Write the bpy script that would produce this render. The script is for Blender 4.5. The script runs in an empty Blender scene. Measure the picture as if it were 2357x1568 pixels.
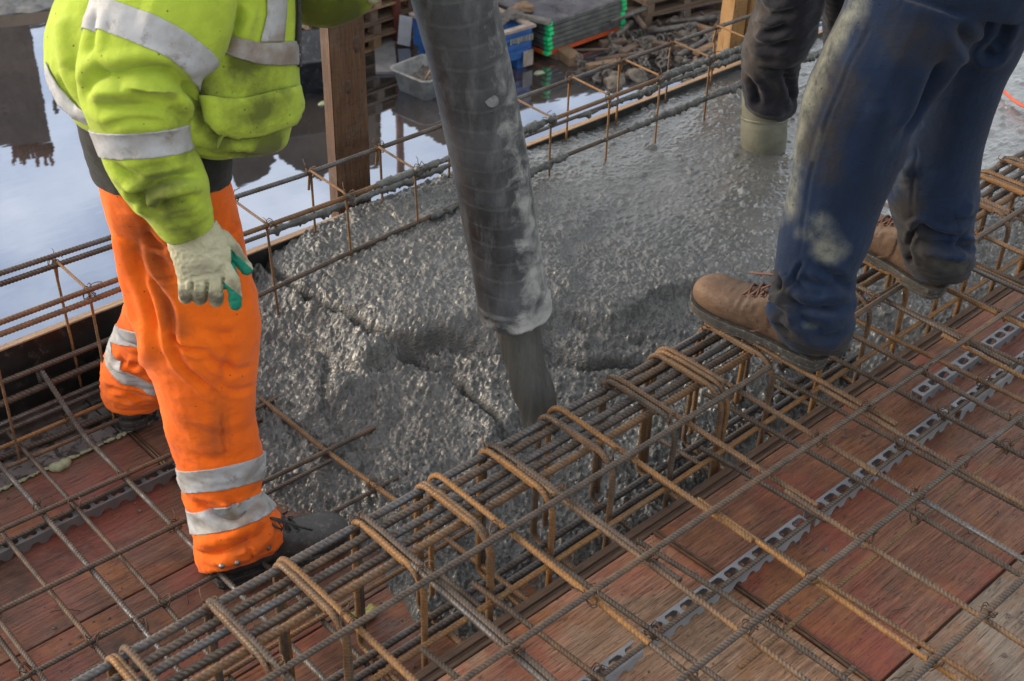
import bpy, bmesh, math, random
import numpy as np
from mathutils import Vector, Matrix, noise
from mathutils.bvhtree import BVHTree
random.seed(7)
rng = np.random.default_rng(11)
S = bpy.context.scene
COL = S.collection

# ------------------------------------------------------------------ camera, surveyed from the two vanishing points
CX, CY, F = 1178.5, 784.0, 2927.0
_a = np.array([5000 - CX, 1130 + CY, -F]); _a /= np.linalg.norm(_a)
_b = np.array([-2137 - CX, 1360 + CY, -F]); _b -= _a * _a.dot(_b); _b /= np.linalg.norm(_b)
RC = np.array([_a, _b, np.cross(_a, _b)])          # camera -> world
CH = 1.92                                          # camera height above the lower deck
cam_d = bpy.data.cameras.new("camera")
cam = bpy.data.objects.new("camera", cam_d); COL.objects.link(cam)
cam_d.sensor_width = 36; cam_d.lens = F / 2357 * 36
cam_d.clip_start = 0.05; cam_d.clip_end = 500
M4 = Matrix([list(RC[0]) + [0], list(RC[1]) + [0], list(RC[2]) + [CH], [0, 0, 0, 1]])
cam.matrix_world = M4
cam_d.dof.use_dof = True; cam_d.dof.focus_distance = 2.7; cam_d.dof.aperture_fstop = 9.0
S.camera = cam

# ------------------------------------------------------------------ sky, sun, exposure
SUN = Vector((-0.62, 0.78, 0.0)).normalized() * math.cos(math.radians(19)) + Vector((0, 0, math.sin(math.radians(19))))
W = bpy.data.worlds.new("World"); S.world = W; W.use_nodes = True
nt = W.node_tree; nt.nodes.clear()
def wn(t, **k):
    n = nt.nodes.new(t)
    for a, b in k.items(): setattr(n, a, b)
    return n
wo = wn('ShaderNodeOutputWorld'); bg = wn('ShaderNodeBackground'); sky = wn('ShaderNodeTexSky')
sky.sky_type = 'NISHITA'; sky.sun_disc = False
sky.sun_elevation = math.radians(19); sky.sun_rotation = math.atan2(SUN.x, SUN.y)
sky.air_density = 1.1; sky.dust_density = 1.2
tc = wn('ShaderNodeTexCoord'); mp = wn('ShaderNodeMapping'); mp.inputs['Scale'].default_value = (1, 1, 2.2)
ns = wn('ShaderNodeTexNoise'); ns.inputs['Scale'].default_value = 3.1; ns.inputs['Detail'].default_value = 9; ns.inputs['Roughness'].default_value = 0.56
cr = wn('ShaderNodeValToRGB'); cr.color_ramp.elements[0].position = 0.50; cr.color_ramp.elements[1].position = 0.74
cr.color_ramp.elements[0].color = (.30, .30, .30, 1)
mx = wn('ShaderNodeMix', data_type='RGBA'); mx.inputs['B'].default_value = (9.2, 8.7, 8.0, 1)
nt.links.new(tc.outputs['Generated'], mp.inputs['Vector']); nt.links.new(mp.outputs['Vector'], ns.inputs['Vector'])
nt.links.new(ns.outputs['Fac'], cr.inputs['Fac']); nt.links.new(cr.outputs['Color'], mx.inputs['Factor'])
nt.links.new(sky.outputs['Color'], mx.inputs['A']); nt.links.new(mx.outputs['Result'], bg.inputs['Color'])
nt.links.new(bg.outputs['Background'], wo.inputs['Surface'])
bg.inputs['Strength'].default_value = 0.10
sl = bpy.data.lights.new("sun", 'SUN'); so = bpy.data.objects.new("sun", sl); COL.objects.link(so)
sl.energy = 1.5; sl.angle = math.radians(26); sl.color = (1.0, 0.86, 0.68)
so.rotation_euler = SUN.to_track_quat('Z', 'Y').to_euler()
S.view_settings.view_transform = 'Standard'; S.view_settings.look = 'None'
S.view_settings.exposure = 1.5; S.view_settings.gamma = 1
S.cycles.max_bounces = 5; S.cycles.diffuse_bounces = 3; S.cycles.glossy_bounces = 3
S.cycles.use_denoising = True
S.cycles.sample_clamp_indirect = 6

# ------------------------------------------------------------------ survey helpers: a sight line and a known depth or height give a world point
def ray(x, y):
    return RC @ np.array([x - CX, -(y - CY), -F]) / F          # scaled so that length t is the depth along the camera axis
CO = np.array([0, 0, CH])
def at(x, y, d): return CO + ray(x, y) * d
def gz(x, y, z):
    r = ray(x, y); return CO + r * ((z - CH) / r[2])

# ------------------------------------------------------------------ object helpers
def mesh_np(name, v, f, smooth=True):
    me = bpy.data.meshes.new(name)
    v = np.asarray(v, dtype=np.float32); f = np.asarray(f, dtype=np.int32); k = f.shape[1]
    me.vertices.add(len(v)); me.vertices.foreach_set('co', v.ravel())
    me.loops.add(f.size); me.loops.foreach_set('vertex_index', f.ravel())
    me.polygons.add(len(f)); me.polygons.foreach_set('loop_start', np.arange(0, f.size, k, dtype=np.int32))
    me.update(calc_edges=True); me.validate()
    me.polygons.foreach_set('use_smooth', np.full(len(me.polygons), smooth))
    return me
def link(name, me, mat=None, parent=None):
    o = bpy.data.objects.new(name, me); COL.objects.link(o)
    if mat and me and not me.materials: me.materials.append(mat)
    if parent: o.parent = parent; o.matrix_parent_inverse = parent.matrix_world.inverted()
    return o
def thing(name, label, cat, loc=(0, 0, 0), group=None, rz=0):
    o = bpy.data.objects.new(name, None); COL.objects.link(o)
    o.location = loc; o.rotation_euler = (0, 0, rz); o.empty_display_size = .1
    o.matrix_world = Matrix.Translation(loc) @ Matrix.Rotation(rz, 4, 'Z')
    o['label'] = label; o['category'] = cat
    if group: o['group'] = group
    return o
def tag(o, label, cat=None, group=None, kind=None):
    o['label'] = label
    if cat: o['category'] = cat
    if group: o['group'] = group
    if kind: o['kind'] = kind
    return o
def put(name, me, mat, parent, loc=(0, 0, 0), rot=(0, 0, 0)):
    "a part given in its thing's own coordinates"
    o = bpy.data.objects.new(name, me); COL.objects.link(o)
    if mat and not me.materials: me.materials.append(mat)
    o.parent = parent; o.location = loc; o.rotation_euler = rot
    return o

class MB:
    def __init__(s): s.bm = bmesh.new()
    def box(s, x0, x1, y0, y1, z0, z1, bev=0.0, rot=None, org=None, jit=0.0):
        r = bmesh.ops.create_cube(s.bm, size=1.0); vs = r['verts']
        m = Matrix.Translation(((x0 + x1) / 2, (y0 + y1) / 2, (z0 + z1) / 2)) @ Matrix.Diagonal((x1 - x0, y1 - y0, z1 - z0, 1))
        if rot is not None: m = (Matrix.Translation(org or (0, 0, 0)) @ rot) @ m
        bmesh.ops.transform(s.bm, matrix=m, verts=vs)
        if jit:
            for v in vs: v.co += Vector((random.uniform(-jit, jit), random.uniform(-jit, jit), random.uniform(-jit, jit)))
        if bev:
            es = list({e for v in vs for e in v.link_edges})
            bmesh.ops.bevel(s.bm, geom=es, offset=bev, segments=2, affect='EDGES')
        return s
    def prism(s, pts, z0, z1, m=None):
        a = [s.bm.verts.new((p[0], p[1], z0)) for p in pts]; b = [s.bm.verts.new((p[0], p[1], z1)) for p in pts]
        n = len(pts); s.bm.faces.new(a[::-1]); s.bm.faces.new(b)
        for i in range(n): s.bm.faces.new((a[i], a[(i + 1) % n], b[(i + 1) % n], b[i]))
        if m is not None: bmesh.ops.transform(s.bm, matrix=m, verts=a + b)
        return s
    def tube(s, pts, r, n=8, cap=True):
        pts = [Vector(p) for p in pts]; rs = r if isinstance(r, (list, tuple)) else [r] * len(pts)
        prev = None; rings = []
        for i, p in enumerate(pts):
            t = (pts[min(i + 1, len(pts) - 1)] - pts[max(i - 1, 0)]).normalized()
            if prev is None: u = t.orthogonal().normalized()
            else: u = (prev - t * prev.dot(t)).normalized()
            prev = u; w = t.cross(u)
            rings.append([s.bm.verts.new(p + (u * math.cos(2 * math.pi * k / n) + w * math.sin(2 * math.pi * k / n)) * rs[i]) for k in range(n)])
        for a, b in zip(rings, rings[1:]):
            for k in range(n): s.bm.faces.new((a[k], a[(k + 1) % n], b[(k + 1) % n], b[k]))
        if cap: s.bm.faces.new(rings[0][::-1]); s.bm.faces.new(rings[-1])
        return s
    def rings(s, rr, cap=True):
        R_ = [[s.bm.verts.new(p) for p in ring] for ring in rr]; n = len(R_[0])
        for a, b in zip(R_, R_[1:]):
            for k in range(n): s.bm.faces.new((a[k], a[(k + 1) % n], b[(k + 1) % n], b[k]))
        if cap: s.bm.faces.new(R_[0][::-1]); s.bm.faces.new(R_[-1])
        return s
    def mesh(s, name='m', smooth=False):
        bmesh.ops.recalc_face_normals(s.bm, faces=s.bm.faces)
        me = bpy.data.meshes.new(name); s.bm.to_mesh(me); s.bm.free()
        me.polygons.foreach_set('use_smooth', np.full(len(me.polygons), smooth)); me.update()
        return me

# ------------------------------------------------------------------ materials
class NT:
    def __init__(s, name):
        s.m = bpy.data.materials.new(name); s.m.use_nodes = True; s.t = s.m.node_tree
        s.b = s.t.nodes['Principled BSDF']; s.out = s.t.nodes['Material Output']
    def n(s, t, ins=None, **k):
        x = s.t.nodes.new(t)
        for a, b in k.items(): setattr(x, a, b)
        for a, b in (ins or {}).items(): s.set(x.inputs[a], b)
        return x
    def set(s, sock, v):
        if isinstance(v, bpy.types.NodeSocket): s.t.links.new(v, sock)
        else: sock.default_value = v
    def obj(s): return s.n('ShaderNodeTexCoord').outputs['Object']
    def geo(s): return s.n('ShaderNodeNewGeometry').outputs['Position']
    def map(s, vec, scale=(1, 1, 1), rot=(0, 0, 0)):
        return s.n('ShaderNodeMapping', {'Vector': vec, 'Scale': scale, 'Rotation': rot}).outputs['Vector']
    def noise(s, vec, scale, detail=4, rough=.55, dist=0.0):
        return s.n('ShaderNodeTexNoise', {'Vector': vec, 'Scale': scale, 'Detail': detail, 'Roughness': rough, 'Distortion': dist}).outputs['Fac']
    def voro(s, vec, scale, feat='F1'):
        return s.n('ShaderNodeTexVoronoi', {'Vector': vec, 'Scale': scale}, feature=feat).outputs['Distance']
    def ramp(s, fac, stops):
        r = s.n('ShaderNodeValToRGB', {'Fac': fac}); e = r.color_ramp.elements
        while len(e) < len(stops): e.new(.5)
        for x, (p, c) in zip(e, stops):
            x.position = p; x.color = (c, c, c, 1) if isinstance(c, (int, float)) else (*c, 1)
        return r.outputs['Color']
    def mix(s, f, a, b, bt='MIX'):
        x = s.n('ShaderNodeMix', data_type='RGBA', blend_type=bt)
        s.set(x.inputs['Factor'], f)
        for k, v in (('A', a), ('B', b)): s.set(x.inputs[k], (*v, 1) if isinstance(v, tuple) else v)
        return x.outputs['Result']
    def math(s, op, a, b=0.0, clamp=False):
        x = s.n('ShaderNodeMath', operation=op, use_clamp=clamp); s.set(x.inputs[0], a); s.set(x.inputs[1], b); return x.outputs[0]
    def attr(s, name): return s.n('ShaderNodeAttribute', attribute_name=name).outputs['Fac']
    def bump(s, h, strength=.5, dist=.001, nrm=None):
        i = {'Height': h, 'Strength': strength, 'Distance': dist}
        if nrm: i['Normal'] = nrm
        return s.n('ShaderNodeBump', i).outputs['Normal']
    def fin(s, col, rough=.7, metal=0.0, nrm=None, spec=.5, **k):
        s.set(s.b.inputs['Base Color'], (*col, 1) if isinstance(col, tuple) else col)
        s.set(s.b.inputs['Roughness'], rough); s.set(s.b.inputs['Metallic'], metal); s.set(s.b.inputs['Specular IOR Level'], spec)
        if nrm: s.set(s.b.inputs['Normal'], nrm)
        for a, b in k.items(): s.set(s.b.inputs[a.replace('_', ' ')], b)
        return s.m

def m_rebar(name, bias=0.0, steel=0.5):
    t = NT(name); p = t.geo(); oi = t.n('ShaderNodeObjectInfo'); rnd = oi.outputs['Random']
    off = t.n('ShaderNodeVectorMath', operation='ADD'); t.set(off.inputs[0], p)
    cb = t.n('ShaderNodeCombineXYZ'); t.set(cb.inputs[0], t.math('MULTIPLY', rnd, 31.0)); t.set(off.inputs[1], cb.outputs[0]); q = off.outputs[0]
    big = t.noise(q, 5.5, 4, .6); fine = t.noise(q, 170, 4, .7); mid = t.noise(q, 38, 4, .65); rib = t.attr('rib')
    base = t.mix(t.ramp(mid, [(.35, 0), (.65, 1)]), (.040, .027, .020), (.095, .066, .048))
    sel = t.math('ADD', t.math('MULTIPLY', rnd, .45), t.math('ADD', t.math('MULTIPLY', big, .65), t.math('MULTIPLY', mid, .35)))
    sel = t.math('ADD', sel, bias - .40)
    c = t.mix(t.ramp(sel, [(.45, 0), (.88, .9)]), base, t.mix(fine, (.17, .064, .010), (.40, .185, .035)))
    sh = t.math('ADD', t.math('MULTIPLY', t.noise(q, 9, 3), .7), t.math('MULTIPLY', t.noise(q, 90, 2), .35))
    shiny = t.ramp(sh, [(1 - steel - .02, 0), (1 - steel + .16, 1)])
    c = t.mix(shiny, c, (.13, .135, .145))
    c = t.mix(t.ramp(fine, [(.3, .55), (.6, 0)]), c, (.03, .022, .018))
    dust = t.ramp(t.noise(q, 14, 6, .72), [(.50, 0), (.78, .5)])
    c = t.mix(dust, c, (.16, .125, .09))
    c = t.mix(t.math('MULTIPLY', rib, .50), c, t.mix(.55, c, (.30, .27, .235)))
    c = t.mix(t.math('MULTIPLY', t.math('SUBTRACT', 1.0, rib, True), .22), c, (.03, .021, .016))
    h = t.math('ADD', t.noise(q, 420, 3, .7), t.math('MULTIPLY', mid, .4))
    mt = t.math('MAXIMUM', t.math('MULTIPLY', rib, .35), t.math('MULTIPLY', shiny, .55))
    return t.fin(c, t.mix(t.math('MAXIMUM', shiny, t.math('MULTIPLY', rib, .7)), (.75,) * 3, (.34,) * 3), mt, t.bump(h, .4, .0010), .3)
def m_wood(name, c1, c2, grain=(1.2, 26, 26), stain=(.03, .02, .016), wet=.0, red=None, rough=.62, dirt=.35, bumpd=.0015, rot=(0, 0, 0)):
    t = NT(name); p = t.n('ShaderNodeNewGeometry').outputs['Position']
    oi = t.n('ShaderNodeObjectInfo'); cb = t.n('ShaderNodeCombineXYZ'); t.set(cb.inputs[2], t.math('MULTIPLY', oi.outputs['Random'], 19.0)); t.set(cb.inputs[0], t.math('MULTIPLY', oi.outputs['Random'], 7.0))
    ad = t.n('ShaderNodeVectorMath', operation='ADD'); t.set(ad.inputs[0], p); t.set(ad.inputs[1], cb.outputs[0]); p = ad.outputs[0]
    w = t.n('ShaderNodeMapping', {'Vector': p, 'Scale': grain, 'Rotation': rot}).outputs['Vector']
    g = t.noise(w, 4.0, 7, .68, 1.1); g2 = t.noise(w, 17.0, 5, .7, .4)
    f = t.math('ADD', t.math('MULTIPLY', g, .65), t.math('MULTIPLY', g2, .35))
    c = t.mix(t.ramp(f, [(.36, 0), (.62, 1)]), c1, c2)
    if red:
        c = t.mix(t.ramp(t.noise(p, 3.3, 4, .6, .6), [(.46, 0), (.62, .80)]), c, t.mix(f, tuple(x * .45 for x in red), tuple(min(1, x * 1.5) for x in red)))
        c = t.mix(t.ramp(t.noise(p, 5.1, 4, .65, .8), [(.50, 0), (.66, .65)]), c, t.mix(f, (.12, .04, .015), (.36, .15, .05)))
    c = t.mix(t.ramp(t.noise(p, 4.6, 8, .72, .3), [(.50, 0), (.72, dirt * 2)]), c, stain)
    c = t.mix(t.ramp(g2, [(.28, .75), (.42, 0)]), c, stain)
    c = t.mix(t.ramp(t.noise(p, 60, 5, .7), [(.62, 0), (.72, .8)]), c, stain)
    c = t.mix(t.ramp(t.noise(p, 9, 7, .75), [(.55, 0), (.8, .35)]), c, (.20, .18, .16))
    c = t.mix(t.ramp(t.noise(t.map(p, (1, 9, 9), rot), 22, 3, .5, 2.0), [(.60, 0), (.66, .7)]), c, stain)
    r = t.ramp(t.noise(p, 2.7, 5, .6), [(.42, rough), (.62, rough - wet)])
    lines = t.noise(t.n('ShaderNodeMapping', {'Vector': p, 'Scale': tuple(g_ * (.45 if g_ == min(grain) else 1.0) for g_ in grain)}).outputs['Vector'], 5.0, 2, .4, .6)
    ln_ = t.ramp(t.math('ABSOLUTE', t.math('SUBTRACT', lines, .5)), [(.0, .8), (.012, 0)])
    c = t.mix(t.math('MULTIPLY', ln_, t.ramp(t.noise(p, 7, 3, .6), [(.42, 0), (.6, 1)])), c, tuple(x * .5 for x in stain))
    hh = t.math('SUBTRACT', t.math('ADD', f, t.math('MULTIPLY', t.noise(p, 140, 4, .7), .35)), t.math('MULTIPLY', ln_, .6))
    return t.fin(c, r, 0, t.bump(hh, .8, bumpd), .3)
def m_cloth(name, col, dark, dirtc=(.10, .08, .06), rough=.85, weave=1500, dirtscale=6, damt=.5, pale=None, sheen=.15, sheen_tint=None):
    t = NT(name); p = t.geo()
    d1 = t.noise(p, dirtscale, 6, .68); d2 = t.noise(p, dirtscale * 5, 5, .7)
    c = t.mix(t.ramp(d2, [(.35, 0), (.7, 1)]), col, tuple(a * .6 + b * .4 for a, b in zip(col, dark)))
    c = t.mix(t.ramp(d1, [(.45, 0), (.72, .7)]), c, dark)
    c = t.mix(t.math('MULTIPLY', t.ramp(t.math('ADD', t.attr('dirt'), t.math('MULTIPLY', t.math('SUBTRACT', d2, .5), .9)), [(.18, 0), (.75, 1)]), damt), c, dirtc)
    if pale:
        c = t.mix(t.ramp(t.math('MULTIPLY', t.attr('pale'), t.math('ADD', .25, t.math('MULTIPLY', t.ramp(t.noise(p, 24, 6, .72), [(.35, 0), (.68, 1)]), 1.1))), [(.06, 0), (1.0, .80)]), c, pale)
    c = t.mix(t.ramp(t.voro(p, 42), [(.06, .85), (.09, 0)]), c, tuple(x * .35 for x in dark))
    w = t.noise(p, weave, 2, .5); h = t.math('ADD', t.math('MULTIPLY', w, .25), t.noise(p, 55, 5, .6)); h = t.math('ADD', h, t.math('MULTIPLY', t.noise(t.map(p, (1, 1, 2.2)), 16, 4, .55, .5), 1.6))
    kw = dict(Sheen_Weight=sheen, Sheen_Roughness=.5)
    return t.fin(c, rough, 0, t.bump(h, .55, .004), .15, **kw)
def m_simple(name, c1, c2, scale=8, rough=.6, metal=0, bs=60, bd=.002, spots=None, spec=.5):
    t = NT(name); p = t.geo(); n1 = t.noise(p, scale, 7, .68)
    c = t.mix(t.ramp(n1, [(.38, 0), (.64, 1)]), c1, c2)
    if spots: c = t.mix(t.ramp(t.noise(p, scale * 2.7, 6, .75), [(.56, 0), (.66, .9)]), c, spots)
    return t.fin(c, rough, metal, t.bump(t.noise(p, bs, 6, .7), .5, bd), spec)

MAT = {}
MAT['rb_top'] = m_rebar('rebar_rust_brown', .16, .33)
MAT['rb_orange'] = m_rebar('rebar_rust_orange', .42, .16)
MAT['rb_steel'] = m_rebar('rebar_worn_steel', -.12, .52)
MAT['rb_dark'] = m_rebar('rebar_dark', -.34, .22)
MAT['wire'] = m_simple('tie_wire_steel', (.05, .032, .022), (.12, .06, .03), 90, .6, .3, 300, .0004)
MAT['ply_red'] = m_wood('plywood_red', (.068, .027, .018), (.25, .118, .070), red=(.22, .055, .036), wet=.38, dirt=.34, rough=.6)
MAT['ply_pale'] = m_wood('plywood_pale_worn', (.11, .060, .038), (.43, .27, .17), red=(.30, .095, .055), wet=.25, dirt=.38)
MAT['ply_brown'] = m_wood('plywood_brown', (.056, .028, .020), (.18, .092, .060), red=(.19, .055, .040), wet=.3, dirt=.5)
MAT['ply_grey'] = m_wood('plywood_grey', (.13, .10, .078), (.29, .225, .17), red=(.17, .10, .07), wet=.05, dirt=.25)
MAT['ply_edge'] = m_wood('plywood_edge_layers', (.03, .018, .012), (.15, .09, .06), grain=(.8, 170, 60), dirt=.3)
MAT['wood_lip'] = m_wood('sawn_wood_pale', (.26, .16, .09), (.42, .28, .18), grain=(1.2, 60, 60), dirt=.22, stain=(.10, .075, .06))
MAT['wood_post'] = m_wood('post_brown', (.050, .025, .013), (.125, .066, .036), grain=(16, 16, 1.0), dirt=.25)
MAT['wood_post2'] = m_wood('post_yellow', (.20, .10, .03), (.32, .18, .07), grain=(16, 16, 1.0), dirt=.25, stain=(.09, .055, .03))
MAT['wood_pallet'] = m_wood('pallet_wood', (.12, .07, .036), (.24, .15, .085), grain=(4, 4, 14), dirt=.35)
MAT['wood_dark'] = m_wood('pallet_wood_dark', (.075, .05, .035), (.15, .10, .07), grain=(4, 4, 14), dirt=.35)
MAT['black_ply'] = m_simple('film_faced_black', (.007, .007, .007), (.018, .018, .018), 14, .38, 0, 200, .0006, spots=(.05, .05, .048))

# ------------------------------------------------------------------ reinforcing bar geometry: real transverse and longitudinal ribs
def resample(path, step):
    P = np.asarray(path, float); d = np.linalg.norm(np.diff(P, axis=0), axis=1); s = np.concatenate([[0], np.cumsum(d)])
    n = max(2, int(s[-1] / step)); q = np.linspace(0, s[-1], n)
    return np.stack([np.interp(q, s, P[:, k]) for k in range(3)], 1), q
def round_path(pts, rad, n=7):
    "polyline with its corners replaced by arcs"
    pts = [Vector(p) for p in pts]; out = [pts[0]]
    for i in range(1, len(pts) - 1):
        r = rad[i - 1] if isinstance(rad, (list, tuple)) else rad
        a, b, c = pts[i - 1], pts[i], pts[i + 1]; u = (a - b).normalized(); v = (c - b).normalized()
        ang = u.angle(v); t = min(r / math.tan(ang / 2), (a - b).length * .49, (c - b).length * .49); rr = t * math.tan(ang / 2)
        p0 = b + u * t; cen = b + (u + v).normalized() * (rr / math.sin(ang / 2)); 
        e1 = (p0 - cen).normalized(); e2 = (b + v * t - cen).normalized(); tot = e1.angle(e2)
        for k in range(n + 1):
            w = k / n; out.append(cen + (e1 * math.sin((1 - w) * tot) + e2 * math.sin(w * tot)) / math.sin(tot) * rr)
    out.append(pts[-1]); return [tuple(p) for p in out]
def rebar(path, dia=.012, step=None, nseg=12, wob=0.0, pitch=None, rib=.075):
    r = dia / 2; pitch = pitch or max(.0075, dia * .68); step = step or pitch / 4.0
    P, s = resample(path, step); n = len(P)
    if wob:
        ph = random.uniform(0, 99)
        L = s[-1]; env = np.sin(np.pi * s / L)
        P[:, 2] += wob * env * np.sin(s * 3.1 + ph); P[:, 0] += wob * .7 * env * np.cos(s * 2.3 + ph); P[:, 1] += wob * .7 * env * np.sin(s * 2.7 + ph * 2)
    T = np.gradient(P, axis=0); T /= np.linalg.norm(T, axis=1)[:, None]
    U = np.zeros_like(T); u = np.cross(T[0], [0.3, .2, 1.0]); u /= np.linalg.norm(u); U[0] = u
    for i in range(1, n):
        u = u - T[i] * u.dot(T[i]); u /= np.linalg.norm(u); U[i] = u
    V = np.cross(T, U); th = np.arange(nseg) * 2 * np.pi / nseg + random.uniform(0, .6)
    ct, st = np.cos(th), np.sin(th)
    side = np.abs(st)
    x = (s[:, None] + r * 1.1 * np.abs(ct)[None, :] * np.sign(st)[None, :]) / pitch
    fr = np.abs((x % 1) - .5) * 2
    bump = np.clip((fr - .45) / .3, 0, 1) * np.clip(side * 1.7, 0, 1)[None, :]
    rad = r * (.93 + rib * 2.6 * bump + .10 * (np.abs(ct) > .97)[None, :])
    Vv = P[:, None, :] + (U[:, None, :] * ct[None, :, None] + V[:, None, :] * st[None, :, None]) * rad[:, :, None]
    Vv = Vv.reshape(-1, 3); i = np.arange(n - 1)[:, None] * nseg; k = np.arange(nseg)[None, :]; k2 = (k + 1) % nseg
    Fq = np.stack([i + k, i + k2, i + nseg + k2, i + nseg + k], -1).reshape(-1, 4)
    c0 = len(Vv); Vv = np.vstack([Vv, P[0], P[-1]]); rb_ = np.concatenate([bump.ravel(), [0, 0]]).astype(np.float32)
    kk = np.arange(nseg); kn = (kk + 1) % nseg
    e0 = np.stack([np.full(nseg, c0), kn, kk, np.full(nseg, c0)], 1)[:, :4]; 
    Fa = np.vstack([Fq])
    me = mesh_np('bar', Vv, Fa); me.attributes.new('rib', 'FLOAT', 'POINT').data.foreach_set('value', rb_)
    bm = bmesh.new(); bm.from_mesh(me); bm.verts.ensure_lookup_table()
    bm.faces.new([bm.verts[j] for j in range(nseg)][::-1]); bm.faces.new([bm.verts[(n - 1) * nseg + j] for j in range(nseg)])
    bmesh.ops.delete(bm, geom=[bm.verts[c0], bm.verts[c0 + 1]], context='VERTS')
    bm.normal_update(); bm.to_mesh(me); bm.free()
    return me
def tie_mesh(r=.012, seed=0):
    "a twisted tie wire: loop round the crossing and two loose tails"
    R_ = random.Random(seed); b = MB()
    for k in range(2):
        a0 = R_.uniform(0, 6)
        pts = []
        for i in range(15):
            a = a0 + i / 14 * math.pi * 2.0
            pts.append((math.cos(a) * r * 1.0, math.sin(a) * r * (.95 + .1 * k), (k - .5) * .006 + math.sin(a * 2) * r * .75))
        b.tube(pts, .0011, 5)
    for k in range(2):
        d = R_.uniform(-1, 1); e = R_.uniform(-1, 1)
        b.tube([(r * .7, 0, r * .5), (r * 1.1, d * .006, r * 1.1), (r * 1.3 + d * .008, e * .012, r * 1.5), (r * 1.2 + d * .02, e * .026, r * (1.5 + d * .4))], .001, 5)
    me = b.mesh('tie_wire', True); me.materials.append(MAT['wire']); return me
TIES = [tie_mesh(.0125, k) for k in range(5)]
def tie(parent, x, y, z, sc=1.0):
    o = bpy.data.objects.new('tie_wire', random.choice(TIES)); COL.objects.link(o); o.parent = parent
    o.location = (x, y, z); o.rotation_euler = (random.uniform(-.3, .3), random.uniform(-.3, .3), random.choice([.785, 2.35, 3.9, 5.5]) + random.uniform(-.3, .3)); o.scale = (sc,) * 3
    return o
def bar(name, path, mat, parent, **k):
    return put(name, rebar(path, **k), MAT[mat], parent)

# ================================================================== SETTING
GZ = -3.3
# ground sheet under the water, far below the deck
t = NT('mud_ground'); p = t.geo()
c = t.mix(t.ramp(t.noise(p, .8, 8, .7), [(.4, 0), (.65, 1)]), (.055, .045, .036), (.12, .10, .085))
mud = t.fin(c, .45, 0, t.bump(t.noise(p, 6, 8, .7), .6, .03))
me = MB().box(-150, 150, -150, 150, GZ - .5, GZ - .02).mesh('ground')
tag(link('ground', me, mud), 'brown muddy ground of the flooded level below', kind='structure')
# the water lies over it with the odd ripple
t = NT('flood_water'); p = t.geo()
c = t.mix(t.ramp(t.noise(p, .5, 6, .6), [(.4, 0), (.6, 1)]), (.028, .023, .019), (.052, .042, .034))
nb = t.bump(t.noise(t.map(p, (1, 2.2, 1)), 2.2, 2, .5), .05, .012)
w_d = t.n('ShaderNodeBsdfDiffuse', {'Color': c}); w_g = t.n('ShaderNodeBsdfGlossy', {'Color': (.68, .79, 1, 1), 'Roughness': .015, 'Normal': nb})  # gloss tinted blue: the mirrored sky's blue is put into this colour
lw = t.n('ShaderNodeLayerWeight', {'Blend': .5})
fac = t.ramp(lw.outputs['Facing'], [(.0, .20), (.75, .47), (1, .92)])
ms = t.n('ShaderNodeMixShader', {0: fac, 1: w_d.outputs[0], 2: w_g.outputs[0]})
t.t.links.new(ms.outputs[0], t.out.inputs['Surface'])
wm = MB().box(-60, 60, 3.2, 90, GZ - .015, GZ).mesh('water')
tag(link('water', wm, t.m), 'still brown flood water reflecting blue sky and clouds', kind='structure')

# ------------------------------------------------------------------ decks
def ply(name, x0, x1, y0, y1, z, mat, label, th=.021, group=None):
    me = MB().box(x0, x1, y0, y1, z - th, z, .0012).mesh('plywood')
    o = link('plywood_panel', me, MAT[mat]); return tag(o, label, 'plywood panel', group)
G = .0016
GR, GL = 'plywood panels of the raised right deck', 'plywood panels of the lower left deck'
ply('', 1.4785, 4.2, .622 + G, 1.128, .200, 'ply_red', 'wet red plywood panel under the plastic spacer strip beside the beam trench', group=GR)
ply('', -1.0, 1.4745, .40, 1.128, .199, 'ply_pale', 'scuffed pale orange plywood panel with dark streaks at the bottom of the frame', group=GR)
ply('', 1.4785, 5.2, -.9, .618, .1985, 'ply_grey', 'dusty grey brown plywood panel in the bottom right corner', group=GR)
ply('', -1.0, 1.4745, -.9, .396, .1975, 'ply_grey', 'grey plywood panel in front of the pale orange one', group=GR)
ply('', 4.204, 7.5, .622 + G, 1.128, .1995, 'ply_red', 'far red plywood panel beyond the blue trousered worker', group=GR)
# lower deck
xs = [-.6, .948, 2.3, 4.2, 7.4]
rows = [(1.17, 1.512), (1.516, 1.833), (1.837, 2.305)]
k = 0
lab = ['red plywood board under the beam cage', 'reddish plywood board crossed by thin bars', 'dark brown plywood board beside the foam line']
for j, (y0, y1) in enumerate(rows):
    for i in range(4):
        mt = ['ply_red', 'ply_brown', 'ply_brown'][j]
        where = ['at the left edge of the picture', 'behind the orange trousered leg', 'buried under the wet concrete', 'buried at the far end of the slab'][i]
        ply('', xs[i] + G, xs[i + 1] - G, y0, y1, -.0005 * ((i + j) % 3), mt, lab[j] + ', ' + where, group=GL)
t = NT('speckled_board'); p = t.geo()
c = t.mix(t.ramp(t.noise(p, 26, 7, .72, .4), [(.50, 0), (.55, 1)]), (.15, .13, .125), (.022, .018, .017))
c = t.mix(t.ramp(t.noise(p, 5, 5, .7), [(.4, 0), (.62, .9)]), c, (.055, .045, .04))
sp = t.fin(c, .55, 0, t.bump(t.noise(p, 90, 5, .7), .5, .001))
for x0, x1, w in [(-.6, .93, 'left of the rear boot'), (.934, 2.4, 'under the rear boot'), (2.404, 7.4, 'under the far concrete')]:
    me = MB().box(x0, x1, 2.309, 2.52, -.019, .003, .0012).mesh('board')
    tag(link('edge_board', me, sp), 'grey speckled board along the edge form, ' + w, 'board', 'speckled boards along the edge form')
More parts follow.
